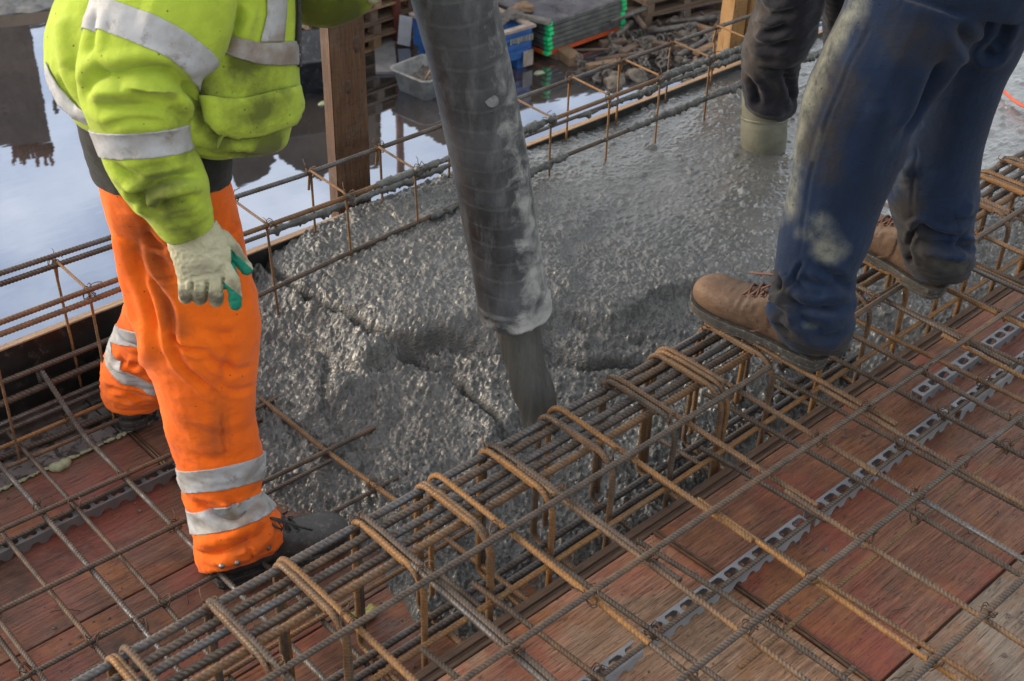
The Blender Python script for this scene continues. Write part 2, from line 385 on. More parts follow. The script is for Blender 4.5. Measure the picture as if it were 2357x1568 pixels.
# joists under the decks
for i, y in enumerate((1.35, 1.75, 2.15, 2.45)):
    me = MB().box(-1, 7.4, y - .04, y + .04, -.22, -.0215, .002).mesh('joist')
    tag(link('joist', me, MAT['wood_dark']), 'timber joist under the lower deck, number %d from the trench side' % (i + 1), 'joist', 'joists under the lower deck')
for i, y in enumerate((-.5, .1, .75)):
    me = MB().box(-1, 7.4, y - .04, y + .04, -.10, .175, .002).mesh('joist')
    tag(link('joist', me, MAT['wood_dark']), 'timber joist under the right deck, number %d from the near side' % (i + 1), 'joist', 'joists under the right deck')
# pale foam squeezed out along the speckled board
b = MB(); rr = random.Random(3)
def foam_blob(b, x, y, z, r):
    v = bmesh.ops.create_icosphere(b.bm, subdivisions=2, radius=r)['verts']
    for q in v: q.co = Vector((q.co.x * 1.3, q.co.y, q.co.z * .8)) * (1 + .25 * noise.noise(q.co * 60 + Vector((x, y, 0)) * 40)) + Vector((x, y, z))
x = .45
while x < 1.0:
    r = rr.uniform(.002, .0055) * (2.6 if .755 < x < .79 else 1)
    if rr.random() < .93: foam_blob(b, x, 2.305 + rr.uniform(-.003, .003) - (.008 if .755 < x < .79 else 0), .004, r)
    x += .0045
MAT['foam'] = m_simple('foam_pale', (.22, .24, .14), (.29, .31, .20), 60, .8, 0, 200, .001)
tag(link('sealing_foam', b.mesh('foam', True), MAT['foam']), 'pale green bead of sealing foam along the speckled board', 'foam')
b = MB()
for i in range(26): foam_blob(b, 1.012 + rr.uniform(-.026, .03), 1.475 + rr.uniform(-.014, .014), .008 + rr.uniform(0, .012), rr.uniform(.004, .010))
MAT['foam2'] = m_simple('foam_yellow', (.25, .235, .07), (.33, .30, .12), 60, .8, 0, 200, .001)
tag(link('foam_lump', b.mesh('foam', True), MAT['foam2']), 'yellow lump of foam under the beam cage near the boot', 'foam')

# trench side form: a stack of ply sheets whose layered top edge shows
f = thing('trench_side_form', 'layered plywood side form along the right of the beam trench', 'formwork', (1.5, 1.14, 0))
yy = 1.131
for i, (w, dz) in enumerate([(.0095, 0), (.008, -.003), (.010, .001), (.0085, -.002)]):
    me = MB().box(-2.5, 5.8, yy - 1.14, yy + w - .0008 - 1.14, -.02, .199 + dz, .0008).mesh('sheet'); put('form_sheet', me, MAT['ply_edge'], f); yy += w
# outer edge form: black film faced ply, raw edge on top, walers behind
f = thing('edge_form', 'black film faced edge form with a pale raw wood top along the water side', 'formwork', (1.5, 2.545, 0))
put('form_panel', MB().box(-3, 5.9, -.02, .0, -.02, .1965).mesh('panel'), MAT['black_ply'], f)
me = MB().box(-3, 5.9, -.0195, .0005, .1965, .2005, .0006).mesh('edge'); put('raw_edge', me, MAT['wood_lip'], f)
put('waler', MB().box(-3, 5.9, .001, .045, .02, .12, .003).mesh('waler'), MAT['wood_pallet'], f)
put('slab_edge', MB().box(-3, 5.9, .001, .05, -.35, -.02).mesh('w'), MAT['wood_dark'], f)

# guard posts outside the edge form
p = thing('guard_post', 'brown wooden guard post with knots rising behind the edge form beside the hose', 'post', (1.845, 2.625, 0))
me = MB().box(-.057, .057, -.022, .022, -.6, 1.35, .003, jit=.001).mesh('post'); put('timber', me, MAT['wood_post'], p)
m_knot = m_simple('knot_dark', (.035, .018, .011), (.075, .038, .022), 60, .6)
for (kx, kz, s_) in [(-.005, .53, .011), (.03, .64, .013)]:
    kb = MB(); v = bmesh.ops.create_uvsphere(kb.bm, u_segments=16, v_segments=8, radius=1)['verts']
    for q in v: q.co = Vector((q.co.x * s_ + kx, q.co.y * .003 - .0215, q.co.z * s_ * 1.9 + kz))
    put('knot', kb.mesh('knot', True), m_knot, p)
p = thing('guard_post', 'yellowish double guard post beside the dark trousered worker', 'post', (3.56, 2.635, 0))
put('timber', MB().box(-.075, -.002, -.03, .03, -.6, 1.35, .003).mesh('post'), MAT['wood_post2'], p)
put('timber', MB().box(.002, .075, -.036, .03, -.6, 1.35, .003).mesh('post'), MAT['wood_post2'], p)

# ------------------------------------------------------------------ wet concrete: a height field with lumps of aggregate
def h2(ix, iy, s):
    h = (ix * 374761393 + iy * 668265263 + s * 974711) & 0xffffffff
    h = ((h ^ (h >> 13)) * 1274126177) & 0xffffffff
    return ((h ^ (h >> 16)) & 0xffffff) / float(0xffffff)
def vnoise(x, y, s=0):
    ix = np.floor(x).astype(np.int64); iy = np.floor(y).astype(np.int64); fx = x - ix; fy = y - iy
    fx = fx * fx * (3 - 2 * fx); fy = fy * fy * (3 - 2 * fy)
    a = h2(ix, iy, s) * (1 - fx) + h2(ix + 1, iy, s) * fx; b = h2(ix, iy + 1, s) * (1 - fx) + h2(ix + 1, iy + 1, s) * fx
    return (a * (1 - fy) + b * fy) * 2 - 1
def fbm(x, y, o=4, s=0):
    r = 0; a = 1.0
    for k in range(o): r = r + a * vnoise(x * 2 ** k, y * 2 ** k, s + k); a *= .5
    return r
def domes(x, y, cell, dens, s):
    "stones: rounded humps of random size, one per cell"
    gx = x / cell; gy = y / cell; ix = np.floor(gx).astype(np.int64); iy = np.floor(gy).astype(np.int64); best = np.zeros_like(x)
    for dx in (-1, 0, 1):
        for dy in (-1, 0, 1):
            jx = ix + dx; jy = iy + dy
            px = jx + h2(jx, jy, s); py = jy + h2(jx, jy, s + 1); rr = .28 + .55 * h2(jx, jy, s + 2); on = h2(jx, jy, s + 3) < dens
            an = h2(jx, jy, s + 4) * 3.14; ca, sa = np.cos(an), np.sin(an); qx = (gx - px) * ca + (gy - py) * sa; qy = -(gx - px) * sa + (gy - py) * ca
            d = (qx * qx + qy * qy * 1.7) / (rr * rr)
            best = np.maximum(best, np.where(on, np.sqrt(np.clip(1 - d, 0, 1)) * rr, 0))
    return best * cell
def sst(a, b, x): t = np.clip((x - a) / (b - a), 0, 1); return t * t * (3 - 2 * t)
def conc_h(X, Y):
    wx = X + .05 * fbm(X * 5, Y * 5, 3, 5); wy = Y + .05 * fbm(X * 5, Y * 5, 3, 9)
    rough = 1 - .86 * sst(2.0, 2.8, X) * sst(1.5, 1.8, Y + .2 * (X - 2.4))      # trowelled smoother further away
    base = .018 + .152 * sst(1.42, 2.35, wy + .42 * (wx - 1.35)) * sst(1.27, 1.75, wx)
    base = np.maximum(base, .178 * sst(1.9, 3.0, wx) * sst(1.30, 1.75, wy))
    base = np.maximum(base, .020 + .115 * sst(2.3, 3.2, wx))
    # pour fronts, steps where one dump slumped over the last
    base += .030 * sst(.0, .06, (wy - 1.62) - .55 * (wx - 1.55)) * sst(1.2, 1.4, wx) * (1 - sst(1.9, 2.6, wx))
    base += .030 * sst(.0, .045, (wy - 2.02) + .35 * (wx - 1.3) ) * sst(1.15, 1.4, wx) * (1 - sst(2.2, 2.8, wx))
    base -= .030 * np.exp(-((wy - 1.90 + .75 * (wx - 1.6)) / .022) ** 2) * sst(1.3, 1.5, wx) * (1 - sst(1.9, 2.2, wx))
    base -= .020 * np.exp(-((wy - 1.60 + .9 * (wx - 2.0)) / .02) ** 2) * sst(1.7, 1.8, wx) * (1 - sst(2.2, 2.4, wx))
    base += .030 * np.exp(-(((wx - 1.66) / .20) ** 2 + ((wy - 1.98) / .10) ** 2))
    base += .018 * np.exp(-(((wx - 1.62) / .16) ** 2 + ((wy - 1.62) / .12) ** 2))
    for pl, dep, wid, lift in (([(1.503, 2.533), (1.482, 2.266), (1.511, 2.104), (1.510, 1.916), (1.534, 1.784), (1.560, 1.604)], .019, .015, .020), ([(1.341, 2.347), (1.356, 2.235), (1.379, 2.120), (1.328, 1.896), (1.332, 1.789)], .009, .016, .012), ([(1.510, 1.916), (1.352, 1.813), (1.200, 1.804), (1.102, 1.812)], .004, .02, -.012), ([(1.993, 1.954), (1.960, 1.824), (1.980, 1.706), (2.061, 1.663)], .006, .016, .008), ([(1.808, 2.516), (1.834, 2.373), (1.793, 2.122)], .005, .018, .010)):
        bd = np.full(X.shape, 9.0); sg_ = np.zeros(X.shape)
        for (ax_, ay_), (bx_, by_) in zip(pl, pl[1:]):
            ux, uy = bx_ - ax_, by_ - ay_; t_ = np.clip(((wx - ax_ ) * ux + (wy - ay_) * uy) / (ux * ux + uy * uy), 0, 1)
            dx_, dy_ = wx - ax_ - t_ * ux, wy - ay_ - t_ * uy; d_ = np.hypot(dx_, dy_); m_ = d_ < bd; bd = np.where(m_, d_, bd); sg_ = np.where(m_, np.sign(dx_ * uy - dy_ * ux), sg_)
        base = base - dep * np.exp(-(bd / wid) ** 2) + lift * sst(0, .02, bd) * np.exp(-(bd / .09) ** 2) * np.where(sg_ > 0, 1, .25)
    base = np.where(wx < 1.3, base * (.55 + .45 * sst(1.05, 1.3, wx)), base)
    # the part nearest the trench is lower and dark
    tr = 1 - sst(1.34, 1.50, wy); base -= .02 * tr * sst(1.0, 1.3, wx)
    h = base + rough * (.0075 * fbm(X * 5 + 3, Y * 5, 3, 12) + .007 * fbm(X * 11, Y * 11, 4, 2) + .0035 * fbm(X * 40 + Y * 13, Y * 40 - X * 13, 3, 21))
    h += rough * (domes(X + .004 * fbm(X * 60, Y * 60, 2, 77), Y, .019, .40, 50) * .55 + domes(X + .3, Y + .006 * fbm(X * 70, Y * 70, 2, 78) * .5, .0108, .75, 60) * .95 + domes(X * .8 + Y * .6, Y * .8 - X * .6, .0072, .8, 90) * .7)
    h += (1 - rough) * (domes(X, Y, .024, .10, 70) * .75 + domes(X, Y, .011, .35, 95) * .4 + .0018 * fbm(X * 18, Y * 18, 3, 31))
    edge = sst(.0, .09, wx - 1.035 - .03 * np.sin(Y * 9) - .10 * sst(1.42, 1.2, wy) + .10 * sst(2.15, 2.4, wy))
    h = np.where(h > .175, .175 + (h - .175) * .7, h)
    return h * edge - .03 * (1 - edge)
def grid(xs, ys, fn):
    X, Y = np.meshgrid(xs, ys, indexing='ij'); Z = fn(X, Y); V = np.stack([X, Y, Z], -1).reshape(-1, 3)
    a, b = X.shape; i = np.arange(a - 1)[:, None] * b; j = np.arange(b - 1)[None, :]
    return V, np.stack([i + j, i + b + j, i + b + j + 1, i + j + 1], -1).reshape(-1, 4)
xs_ = np.concatenate([np.arange(.98, 2.3, .0026), np.arange(2.3, 3.4, .0045), np.arange(3.4, 5.9, .012)])
ys_ = np.arange(1.168, 2.5265, .0029)
V, Fq = grid(xs_, ys_, conc_h)
me = mesh_np('wet_concrete', V, Fq)
t = NT('wet_concrete'); p = t.geo()
n1 = t.noise(p, 9, 6, .65); n2 = t.noise(p, 130, 5, .7)
c = t.mix(t.ramp(n1, [(.35, 0), (.65, 1)]), (.062, .063, .059), (.112, .113, .107))
c = t.mix(t.ramp(n2, [(.38, .6), (.58, 0)]), c, (.030, .030, .028))
c = t.mix(t.ramp(t.noise(p, 2.3, 4, .6), [(.5, 0), (.7, .5)]), c, (.115, .11, .098))
sx = t.n('ShaderNodeSeparateXYZ', {'Vector': p}).outputs[0]
far = t.ramp(t.math('ADD', t.math('MULTIPLY', sx, .25), t.math('MULTIPLY', t.noise(p, 3, 4, .6), .18)), [(.60, 0), (.80, 1)])
rg = t.mix(far, t.ramp(n2, [(.3, .25), (.7, .52)]), t.ramp(t.noise(p, 25, 5, .65), [(.35, .26), (.7, .46)]))
hh = t.math('ADD', t.noise(p, 260, 6, .75), t.math('MULTIPLY', t.voro(p, 170), 1.0))
hh = t.math('ADD', hh, t.math('MULTIPLY', t.noise(p, 90, 3, .6), .4))
nb = t.bump(hh, t.mix(far, (.7,) * 3, (.4,) * 3), .0035)
nc = t.bump(t.math('ADD', t.noise(p, 45, 4, .6), t.math('MULTIPLY', t.noise(p, 8, 3, .5), 1.2)), .35, .004)
m_conc = t.fin(c, rg, 0, nb, .6, Coat_Weight=t.mix(far, (.38,) * 3, (1.0,) * 3), Coat_Roughness=t.mix(far, (.16,) * 3, (.17,) * 3), Coat_IOR=1.6, Coat_Normal=t.n('ShaderNodeMix', {'Factor': 0.5}).outputs[0] if False else nc)
tag(link('wet_concrete', me, m_conc), 'fresh lumpy grey concrete spreading over the bars of the slab', kind='stuff')

# ================================================================== REINFORCEMENT
TB = [.20, .345, .50, .655, .795, .95, 1.115, 1.262, 1.425, 1.585, 1.745, 1.90, 2.095, 2.255, 2.41, 2.56, 2.70, 2.87, 3.02, 3.15, 3.31, 3.46, 3.61, 3.77, 3.92, 4.07]
def shared(me_src, loc): pass
# --- beam cage
cage = thing('rebar_cage', 'long rusty beam cage of closed links round thick bars over the trench', 'rebar cage', (0, 0, 0))
ZT = .377
link_me = []; pin_me = []
for k in range(4):
    pts = [(0, 1.24, ZT - .004), (0, 1.394, ZT), (0, 1.398, .035), (0, 1.197, .035), (0, 1.192, ZT), (0, 1.34, ZT + .001)]
    link_me.append(rebar(round_path(pts, [.034, .02, .02, .048]), .0115, wob=.0012))
    pts = [(0, 1.396, .05), (0, 1.400, ZT + .001), (0, 1.15, ZT - .001), (0, .905 - .02 * k, ZT - .002)]
    pin_me.append(rebar(round_path(pts[:3] + pts[3:], [.040, .3]), .0115, wob=.0015))
for i, X in enumerate(TB):
    m_ = 'rb_orange' if i % 3 else 'rb_top'
    a = bpy.data.objects.new('link', link_me[i % 4].copy() if i < 8 else link_me[i % 4]); COL.objects.link(a); a.parent = cage
    a.location = (X - .010 + random.uniform(-.004, .004), 0, 0); a.rotation_euler = (0, random.uniform(-.014, .014), random.uniform(-.006, .006))
    if not a.data.materials: a.data.materials.append(MAT[m_])
    b_ = bpy.data.objects.new('hairpin_bar', pin_me[(i + 1) % 4].copy() if i < 8 else pin_me[(i + 1) % 4]); COL.objects.link(b_); b_.parent = cage
    b_.location = (X + .006, 0, .002); b_.rotation_euler = (0, random.uniform(-.010, .016), random.uniform(-.006, .006))
    if not b_.data.materials: b_.data.materials.append(MAT['rb_top' if i % 2 else 'rb_orange'])
    if i % 2 == 0 and X < 3.3:
        e_ = put('link', link_me[(i + 2) % 4], None, cage, (X - .0225, 0, .001), (0, random.uniform(-.02, .01), random.uniform(-.008, .006)))
    if X < 3.4:
        tie(cage, X, 1.196, ZT + .001, 1.1)
        if i % 2: tie(cage, X - .005, 1.378, ZT - .01, 1.0)
LB = [(1.379, .360, 'rb_steel'), (1.351, .358, 'rb_top'), (1.322, .357, 'rb_steel'), (1.295, .352, 'rb_dark'), (1.266, .357, 'rb_top'), (1.355, .052, 'rb_steel'), (1.324, .052, 'rb_steel'), (1.225, .052, 'rb_top'), (1.215, .352, 'rb_dark')]
for (y, z, m_) in LB:
    x0 = -.2 if (y, z) != (1.215, .352) else 1.95
    bar('long_bar', [(x0, y, z), (2.0, y + .002, z - .002), (4.2, y, z)], m_, cage, dia=.0152, pitch=.0105, wob=.003)
for (y, z, x0, x1, m_) in [(1.365, .338, 1.62, 2.3, 'rb_dark'), (1.338, .336, 1.66, 2.32, 'rb_steel'), (1.31, .336, 1.70, 2.35, 'rb_dark'), (1.285, .333, 1.6, 2.35, 'rb_steel')]:
    bar('lap_bar', [(x0, y, z), (x1, y, z + .001)], m_, cage, dia=.0152, pitch=.0105)
for i, X in enumerate((1.17, 1.52, 1.83, 2.2, 2.65)):
    bar('cross_bar', [(X, 1.42, .062), (X + .01, 1.17, .058)], 'rb_dark', cage, dia=.011)
# --- slab mesh over the right deck
mesh_ = thing('slab_rebar_mesh', 'two layer rebar mesh over the red right hand deck', 'rebar mesh', (0, 0, 0))
bar('top_bar', [(-.1, 1.170, .3915), (1.30, 1.174, .391), (1.80, 1.180, .390), (1.86, 1.182, .388)], 'rb_dark', mesh_, dia=.0118, wob=.001)
bar('top_bar', [(1.93, 1.174, .391), (2.9, 1.19, .391), (4.1, 1.19, .391)], 'rb_top', mesh_, dia=.0118, wob=.001)
bar('top_bar', [(-.1, .980, .391), (1.75, .972, .3905), (4.1, .958, .391)], 'rb_top', mesh_, dia=.0116, wob=.0015)
bar('top_bar', [(-.1, .765, .391), (1.6, .756, .391), (4.1, .733, .391)], 'rb_top', mesh_, dia=.0116, wob=.0015)
bar('top_bar', [(-.1, .53, .391), (1.6, .520, .391), (4.1, .50, .391)], 'rb_top', mesh_, dia=.0116, wob=.0015)
bar('top_bar', [(.4, .30, .391), (4.1, .29, .391)], 'rb_top', mesh_, dia=.0130)
for i, X in enumerate(TB[3:21]):
    x = X + random.uniform(-.004, .004) + .018 * (1 if i % 2 else -1) * .5
    y0 = [1.02, .93, 1.23, 1.08, 1.30][i % 5]
    m_ = ['rb_top', 'rb_orange', 'rb_steel', 'rb_top', 'rb_orange'][(i * 3 + 1) % 5]
    bar('cross_bar', [(x + .006, y0, .377), (x, .75, .376), (x - .004, .12, .377)], m_, mesh_, dia=.0102, wob=.0025)
for (X, y0, y1, m_) in [(.93, 1.16, .3, 'rb_dark'), (1.097, 1.22, .3, 'rb_top'), (1.24, 1.26, .3, 'rb_dark'), (1.40, 1.10, .3, 'rb_dark'), (1.56, 1.20, .45, 'rb_top'), (1.70, 1.20, .9, 'rb_dark'), (1.848, 1.32, .2, 'rb_dark'), (2.018, 1.30, .5, 'rb_dark'), (2.172, 1.36, .2, 'rb_dark'), (2.345, 1.32, .2, 'rb_top'), (2.472, 1.30, .2, 'rb_top'), (2.64, 1.3, .2, 'rb_dark'), (2.80, 1.3, .2, 'rb_top')]:
    bar('lower_cross_bar', [(X - .018, y0, .256), (X, .9, .254), (X + .012, y1, .255)], m_, mesh_, dia=.0105, wob=.002)
bar('lower_bar', [(-.1, .920, .245), (1.3, .926, .240), (2.4, .932, .240), (4, .934, .25)], 'rb_top', mesh_, dia=.0092, wob=.0015)
bar('lower_bar', [(1.32, .795, .215), (1.6, .785, .243), (2.3, .79, .243), (4, .79, .25)], 'rb_orange', mesh_, dia=.0095, wob=.001)
bar('lower_bar', [(-.1, 1.172, .243), (1.7, 1.170, .244), (4, 1.174, .243)], 'rb_orange', mesh_, dia=.0110, wob=.0015)
bar('lower_bar', [(.8, .66, .215), (1.45, .655, .24)], 'rb_top', mesh_, dia=.0100)
for X in TB[4:17]:
    for Y in (.972, .757, .52):
        if random.random() < .88: tie(mesh_, X + .004, Y, .384)
for (X, Y) in [(1.848, .79), (2.172, .79), (2.172, .937), (2.018, .937), (1.42, .80), (1.097, .93), (2.345, .94), (1.24, .93)]: tie(mesh_, X, Y, .252, 1.1)

# --- bottom mesh on the lower deck
bot = thing('bottom_rebar_mesh', 'thin rusty bottom mesh on the lower deck, half buried in wet concrete', 'rebar mesh', (0, 0, 0))
def ln(y0, y1, z, x0=.1, x1=1.45): return [(x0, y0, z), ((x0 + x1) / 2, (y0 + y1) / 2, z - .001), (x1, y1, z)]
bar('long_bar', ln(2.137, 2.105, .057, .1, 1.0) + [(1.2, 2.128, .056), (1.42, 2.132, .054)], 'rb_orange', bot, dia=.0105, wob=.001)
bar('long_bar', ln(2.102, 2.112, .036), 'rb_top', bot, dia=.0090)
bar('long_bar', ln(1.918, 1.886, .057, .1, 1.43), 'rb_top', bot, dia=.0110)
bar('long_bar', [(.88, 1.905, .055), (.99, 1.86, .055), (1.22, 1.865, .05)], 'rb_top', bot, dia=.0095)
bar('long_bar', ln(1.735, 1.722, .048), 'rb_top', bot, dia=.0100)
bar('long_bar', ln(1.686, 1.675, .034, .1, 1.1), 'rb_dark', bot, dia=.0095)
bar('long_bar', ln(1.50, 1.49, .05, .1, 1.35), 'rb_top', bot, dia=.0105)
bar('long_bar', ln(2.378, 2.37, .058, .1, 1.4), 'rb_orange', bot, dia=.0105)
bar('long_bar', ln(2.343, 2.315, .036, .1, 1.3), 'rb_top', bot, dia=.0100)
bar('long_bar', ln(2.42, 2.37, .014, .3, 1.1), 'rb_dark', bot, dia=.0140)
for (X, y0, y1, z, d, m_) in [(.655, 2.40, 1.17, .046, .0118, 'rb_steel'), (.72, 2.44, 1.17, .040, .0100, 'rb_top'), (.567, 2.40, 1.17, .040, .0105, 'rb_top'),
                              (.457, 2.3, 1.17, .046, .0110, 'rb_top'), (.441, 2.2, 1.17, .030, .0110, 'rb_dark'), (.33, 2.3, 1.17, .046, .011, 'rb_top'), (.93, 1.7, 1.17, .04, .011, 'rb_dark'), (.97, 1.66, 1.17, .04, .011, 'rb_steel')]:
    bar('cross_bar', [(X + .001, y0, z), (X, (y0 + y1) / 2, z), (X - .003, y1, z - .002)], m_, bot, dia=d, wob=.001)
bar('cross_bar', [(1.218, 2.25, .058), (1.222, 2.178, .056), (1.228, 1.891, .054), (1.245, 1.664, .052), (1.262, 1.25, .052)], 'rb_top', bot, dia=.0118)
bar('hooked_bar', round_path([(.842, 2.50, .08), (.842, 2.508, .148), (.842, 2.30, .052), (.845, 1.17, .046)], [.022, .2]), 'rb_steel', bot, dia=.0120)
bar('hooked_bar', round_path([(1.03, 2.495, .08), (1.03, 2.502, .148), (1.03, 2.30, .055), (1.03, 1.7, .046)], [.022, .2]), 'rb_top', bot, dia=.0120)
for (X, Y) in [(.655, 2.137), (.845, 2.12), (.72, 2.105), (.457, 1.915), (.72, 1.73), (.845, 1.90), (.655, 1.70), (.567, 1.73), (1.228, 1.89), (.845, 2.375), (.441, 1.74), (1.235, 1.728)]: tie(bot, X, Y, .052)

# --- edge beam cage, sticking up out of the pour
ecg = thing('edge_beam_cage', 'ladder like upstand of thin rusty stirrups and ribbed bars along the water side edge', 'rebar cage', (0, 0, 0))
EX = [.46, .70, .932, 1.165, 1.405, 1.638, 1.862, 2.10, 2.345, 2.58, 2.805, 3.04, 3.27, 3.50, 3.74]
st_me = [rebar(round_path([(0, 2.512, .33), (0, 2.500, .392), (0, 2.42, .389), (0, 2.343, .387), (0, 2.334, .03)], [.010, .3, .012]), .0068, step=.0022, wob=.0008, rib=.03) for k in range(3)]
leg_me = [rebar([(0, 2.507, .392), (0, 2.505, .03)], .0068, step=.0022, wob=.0012, rib=.03) for k in range(2)]
for i, X in enumerate(EX):
    a = put('stirrup', st_me[i % 3], MAT['rb_orange'], ecg, (X, 0, 0), (0, random.uniform(-.03, .03), 0))
    l = put('stirrup_leg', leg_me[i % 2], MAT['rb_orange'], ecg, (X + .004, 0, 0), (0, random.uniform(-.03, .03), 0))
    if X > .8: tie(ecg, X, 2.505, .384, 1.05); tie(ecg, X, 2.336, .383, 1.05)
E_ = [([(-.2, 2.508, .408), (.8, 2.508, .403), (1.6, 2.506, .381), (4.4, 2.506, .381)], 'rb_steel', .0125),
      ([(-.2, 2.490, .392), (.8, 2.49, .388), (1.12, 2.488, .383)], 'rb_top', .0125),
      ([(-.2, 2.345, .396), (.9, 2.343, .389), (1.6, 2.342, .379), (4.4, 2.342, .381)], 'rb_top', .0125),
      ([(-.2, 2.328, .380), (.9, 2.325, .373), (1.2, 2.33, .372)], 'rb_top', .0125),
      ([(1.1, 2.501, .262), (1.6, 2.504, .252), (4.4, 2.504, .247)], 'rb_steel', .0115),
      ([(1.15, 2.34, .19), (1.6, 2.342, .215), (2.4, 2.342, .246), (4.4, 2.342, .25)], 'rb_dark', .0125),
      ([(-.2, 2.482, .145), (1.4, 2.482, .145)], 'rb_dark', .013), ([(-.2, 2.468, .098), (.72, 2.47, .10), (1.4, 2.478, .10)], 'rb_dark', .016),
      ([(-.2, 2.486, .085), (1.4, 2.494, .085)], 'rb_dark', .013), ([(-.2, 2.47, .05), (1.4, 2.463, .05)], 'rb_steel', .0125), ([(-.2, 2.452, .042), (1.4, 2.444, .042)], 'rb_steel', .0125)]
for pth, m_, d in E_: bar('long_bar', pth, m_, ecg, dia=d, wob=.001)
# concrete spattered on the bars
m_coat = m_simple('concrete_coat', (.055, .056, .053), (.105, .105, .10), 40, .40, 0, 240, .003)
def coat(path, r, seed, thr=-.15):
    P, s = resample(path, .003); n = len(P); ns_ = 12
    T = np.gradient(P, axis=0); T /= np.linalg.norm(T, axis=1)[:, None]; U = np.cross(T, [0, 0, 1.0]); U /= np.linalg.norm(U, axis=1)[:, None]; Wv = np.cross(U, T)
    th = np.arange(ns_) * 2 * np.pi / ns_; TT, SS = np.meshgrid(th, s)
    nz = fbm(SS * 60 + seed * 7, np.cos(TT) * 1.3 + 5, 3, seed) + .5 * fbm(SS * 150, TT * 1.2 + 9, 2, seed + 3)
    rad = r * (1.0 + .33 * nz - .0) ; rad = rad * np.clip(1.1 - .45 * (np.cos(TT) * 0), .3, 2)
    env = np.clip(fbm(s * 9 + seed, s * 0 + 3, 2, seed + 8) * 1.4 + 1.0, .0, 1)
    tp = np.clip(np.minimum(s, s[-1] - s) / .035, 0, 1) ** .6; rad = rad * (.70 + .30 * env[:, None]) * (.45 + .55 * tp[:, None]); drip = np.clip(nz - .5, 0, 1) * (np.sin(TT) < -.5) * r * .8; rad = rad + drip
    Vv = P[:, None, :] + (U[:, None, :] * np.cos(TT)[..., None] + Wv[:, None, :] * np.sin(TT)[..., None]) * rad[..., None]
    i = np.arange(n - 1)[:, None] * ns_; k = np.arange(ns_)[None, :]; k2 = (k + 1) % ns_
    return mesh_np('coat', Vv.reshape(-1, 3), np.stack([i + k, i + k2, i + ns_ + k2, i + ns_ + k], -1).reshape(-1, 4))
for j, (x0, x1, y, z0, z1, r) in enumerate([(1.72, 2.33, 2.342, .379, .380, .0108), (2.80, 3.7, 2.342, .381, .381, .0105), (1.50, 2.1, 2.504, .256, .250, .0098), (2.62, 3.7, 2.504, .248, .247, .0092), (2.68, 3.7, 2.342, .250, .25, .0105), (1.9, 2.42, 2.342, .224, .246, .0105)]):
    put('concrete_coating', coat([(x0, y, z0), (x1, y, z1)], r, j * 13 + 1), m_coat, ecg)
for (X, Y, Z, s) in [(1.862, 2.338, .378, .017), (2.345, 2.338, .38, .018), (1.638, 2.34, .377, .012), (2.805, 2.338, .38, .014), (2.1, 2.34, .38, .014), (2.58, 2.34, .25, .012), (2.345, 2.342, .245, .016), (2.805, 2.342, .25, .015), (3.04, 2.34, .38, .015)]:
    b = MB()
    for k in range(5):
        v = bmesh.ops.create_icosphere(b.bm, subdivisions=2, radius=s * random.uniform(.4, .75))['verts']; o_ = Vector((X + random.uniform(-1, 1) * s * .7, Y + random.uniform(-1, 1) * s * .3, Z + random.uniform(-1, .9) * s * .7))
        for q in v: q.co = q.co * (1 + .35 * noise.noise(q.co * 160 + o_ * 50)) + o_
    put('concrete_clod', b.mesh('clod', True), m_coat, ecg)

# ------------------------------------------------------------------ plastic bar spacers: ladder strips with slots and scalloped feet
m_pl = m_simple('spacer_plastic_pale', (.15, .157, .172), (.22, .23, .25), 12, .5, 0, 120, .0006, spots=(.22, .2, .19))
m_pd = m_simple('spacer_plastic_dark', (.095, .09, .09), (.14, .135, .135), 12, .5, 0, 120, .0006)
def spacer_me(L, w=.030, h=.028, slot=.031, gap=.010):
    b = MB(); t_ = .0024; n = int(L / (slot + gap)); z1 = h
    b.box(0, L, 0, .0055, z1 - t_, z1); b.box(0, L, w - .0055, w, z1 - t_, z1)
    for i in range(n + 1): x = i * (slot + gap); b.box(x, min(x + gap, L), .0055, w - .0055, z1 - t_, z1 - .0001)
    for i in range(n + 1):                       # rounded slot corners
        x = i * (slot + gap)
        for (sx_, sy_) in ((1, 1), (1, -1), (-1, 1), (-1, -1)):
            px = x + gap if sx_ > 0 else x; py = .0055 if sy_ > 0 else w - .0055
            if (px > L - .004 and sx_ > 0) or (px < .004 and sx_ < 0): continue
            b.prism([(px, py), (px + sx_ * .005, py), (px, py + sy_ * .005)], z1 - t_, z1 - .0002)
    for y in (0.0, w - t_):                      # two side walls, scalloped along the foot
        N = int(L / .0025); top = z1 - t_
        for i in range(N):
            x0 = i * .0025; x1 = x0 + .0025; ph = (x0 % (slot + gap)) / (slot + gap)
            lo = 0 if ph < .34 else .013 * math.sin((ph - .34) / .66 * math.pi) ** .7
            b.box(x0, x1, y, y + t_, lo, top)
    return b.mesh('spacer')
def spacer(X, Y, Z, L, mat, label, rz=0.0, group='slotted bar spacers'):
    o = link('bar_spacer', spacer_me(L), mat); o.location = (X, Y, Z); o.rotation_euler = (0, 0, rz)
    return tag(o, label, 'spacer', group)
spacer(1.245, 0.928, .2015, .455, m_pl, 'pale slotted plastic spacer strip under the thin bar, lowest long piece')
spacer(.93, 0.922, .2015, .285, m_pl, 'pale slotted plastic spacer strip cut off by the bottom edge of the frame')
spacer(1.722, 0.931, .2015, .50, m_pl, 'pale slotted plastic spacer strip in the middle of the red panel')
spacer(2.245, .926, .2015, .60, m_pl, 'pale slotted plastic spacer strip nearest the right edge of the frame')
spacer(2.225, 1.012, .2015, .80, m_pl, 'pale slotted spacer strip lying closer to the trench below the rear boot', .0)
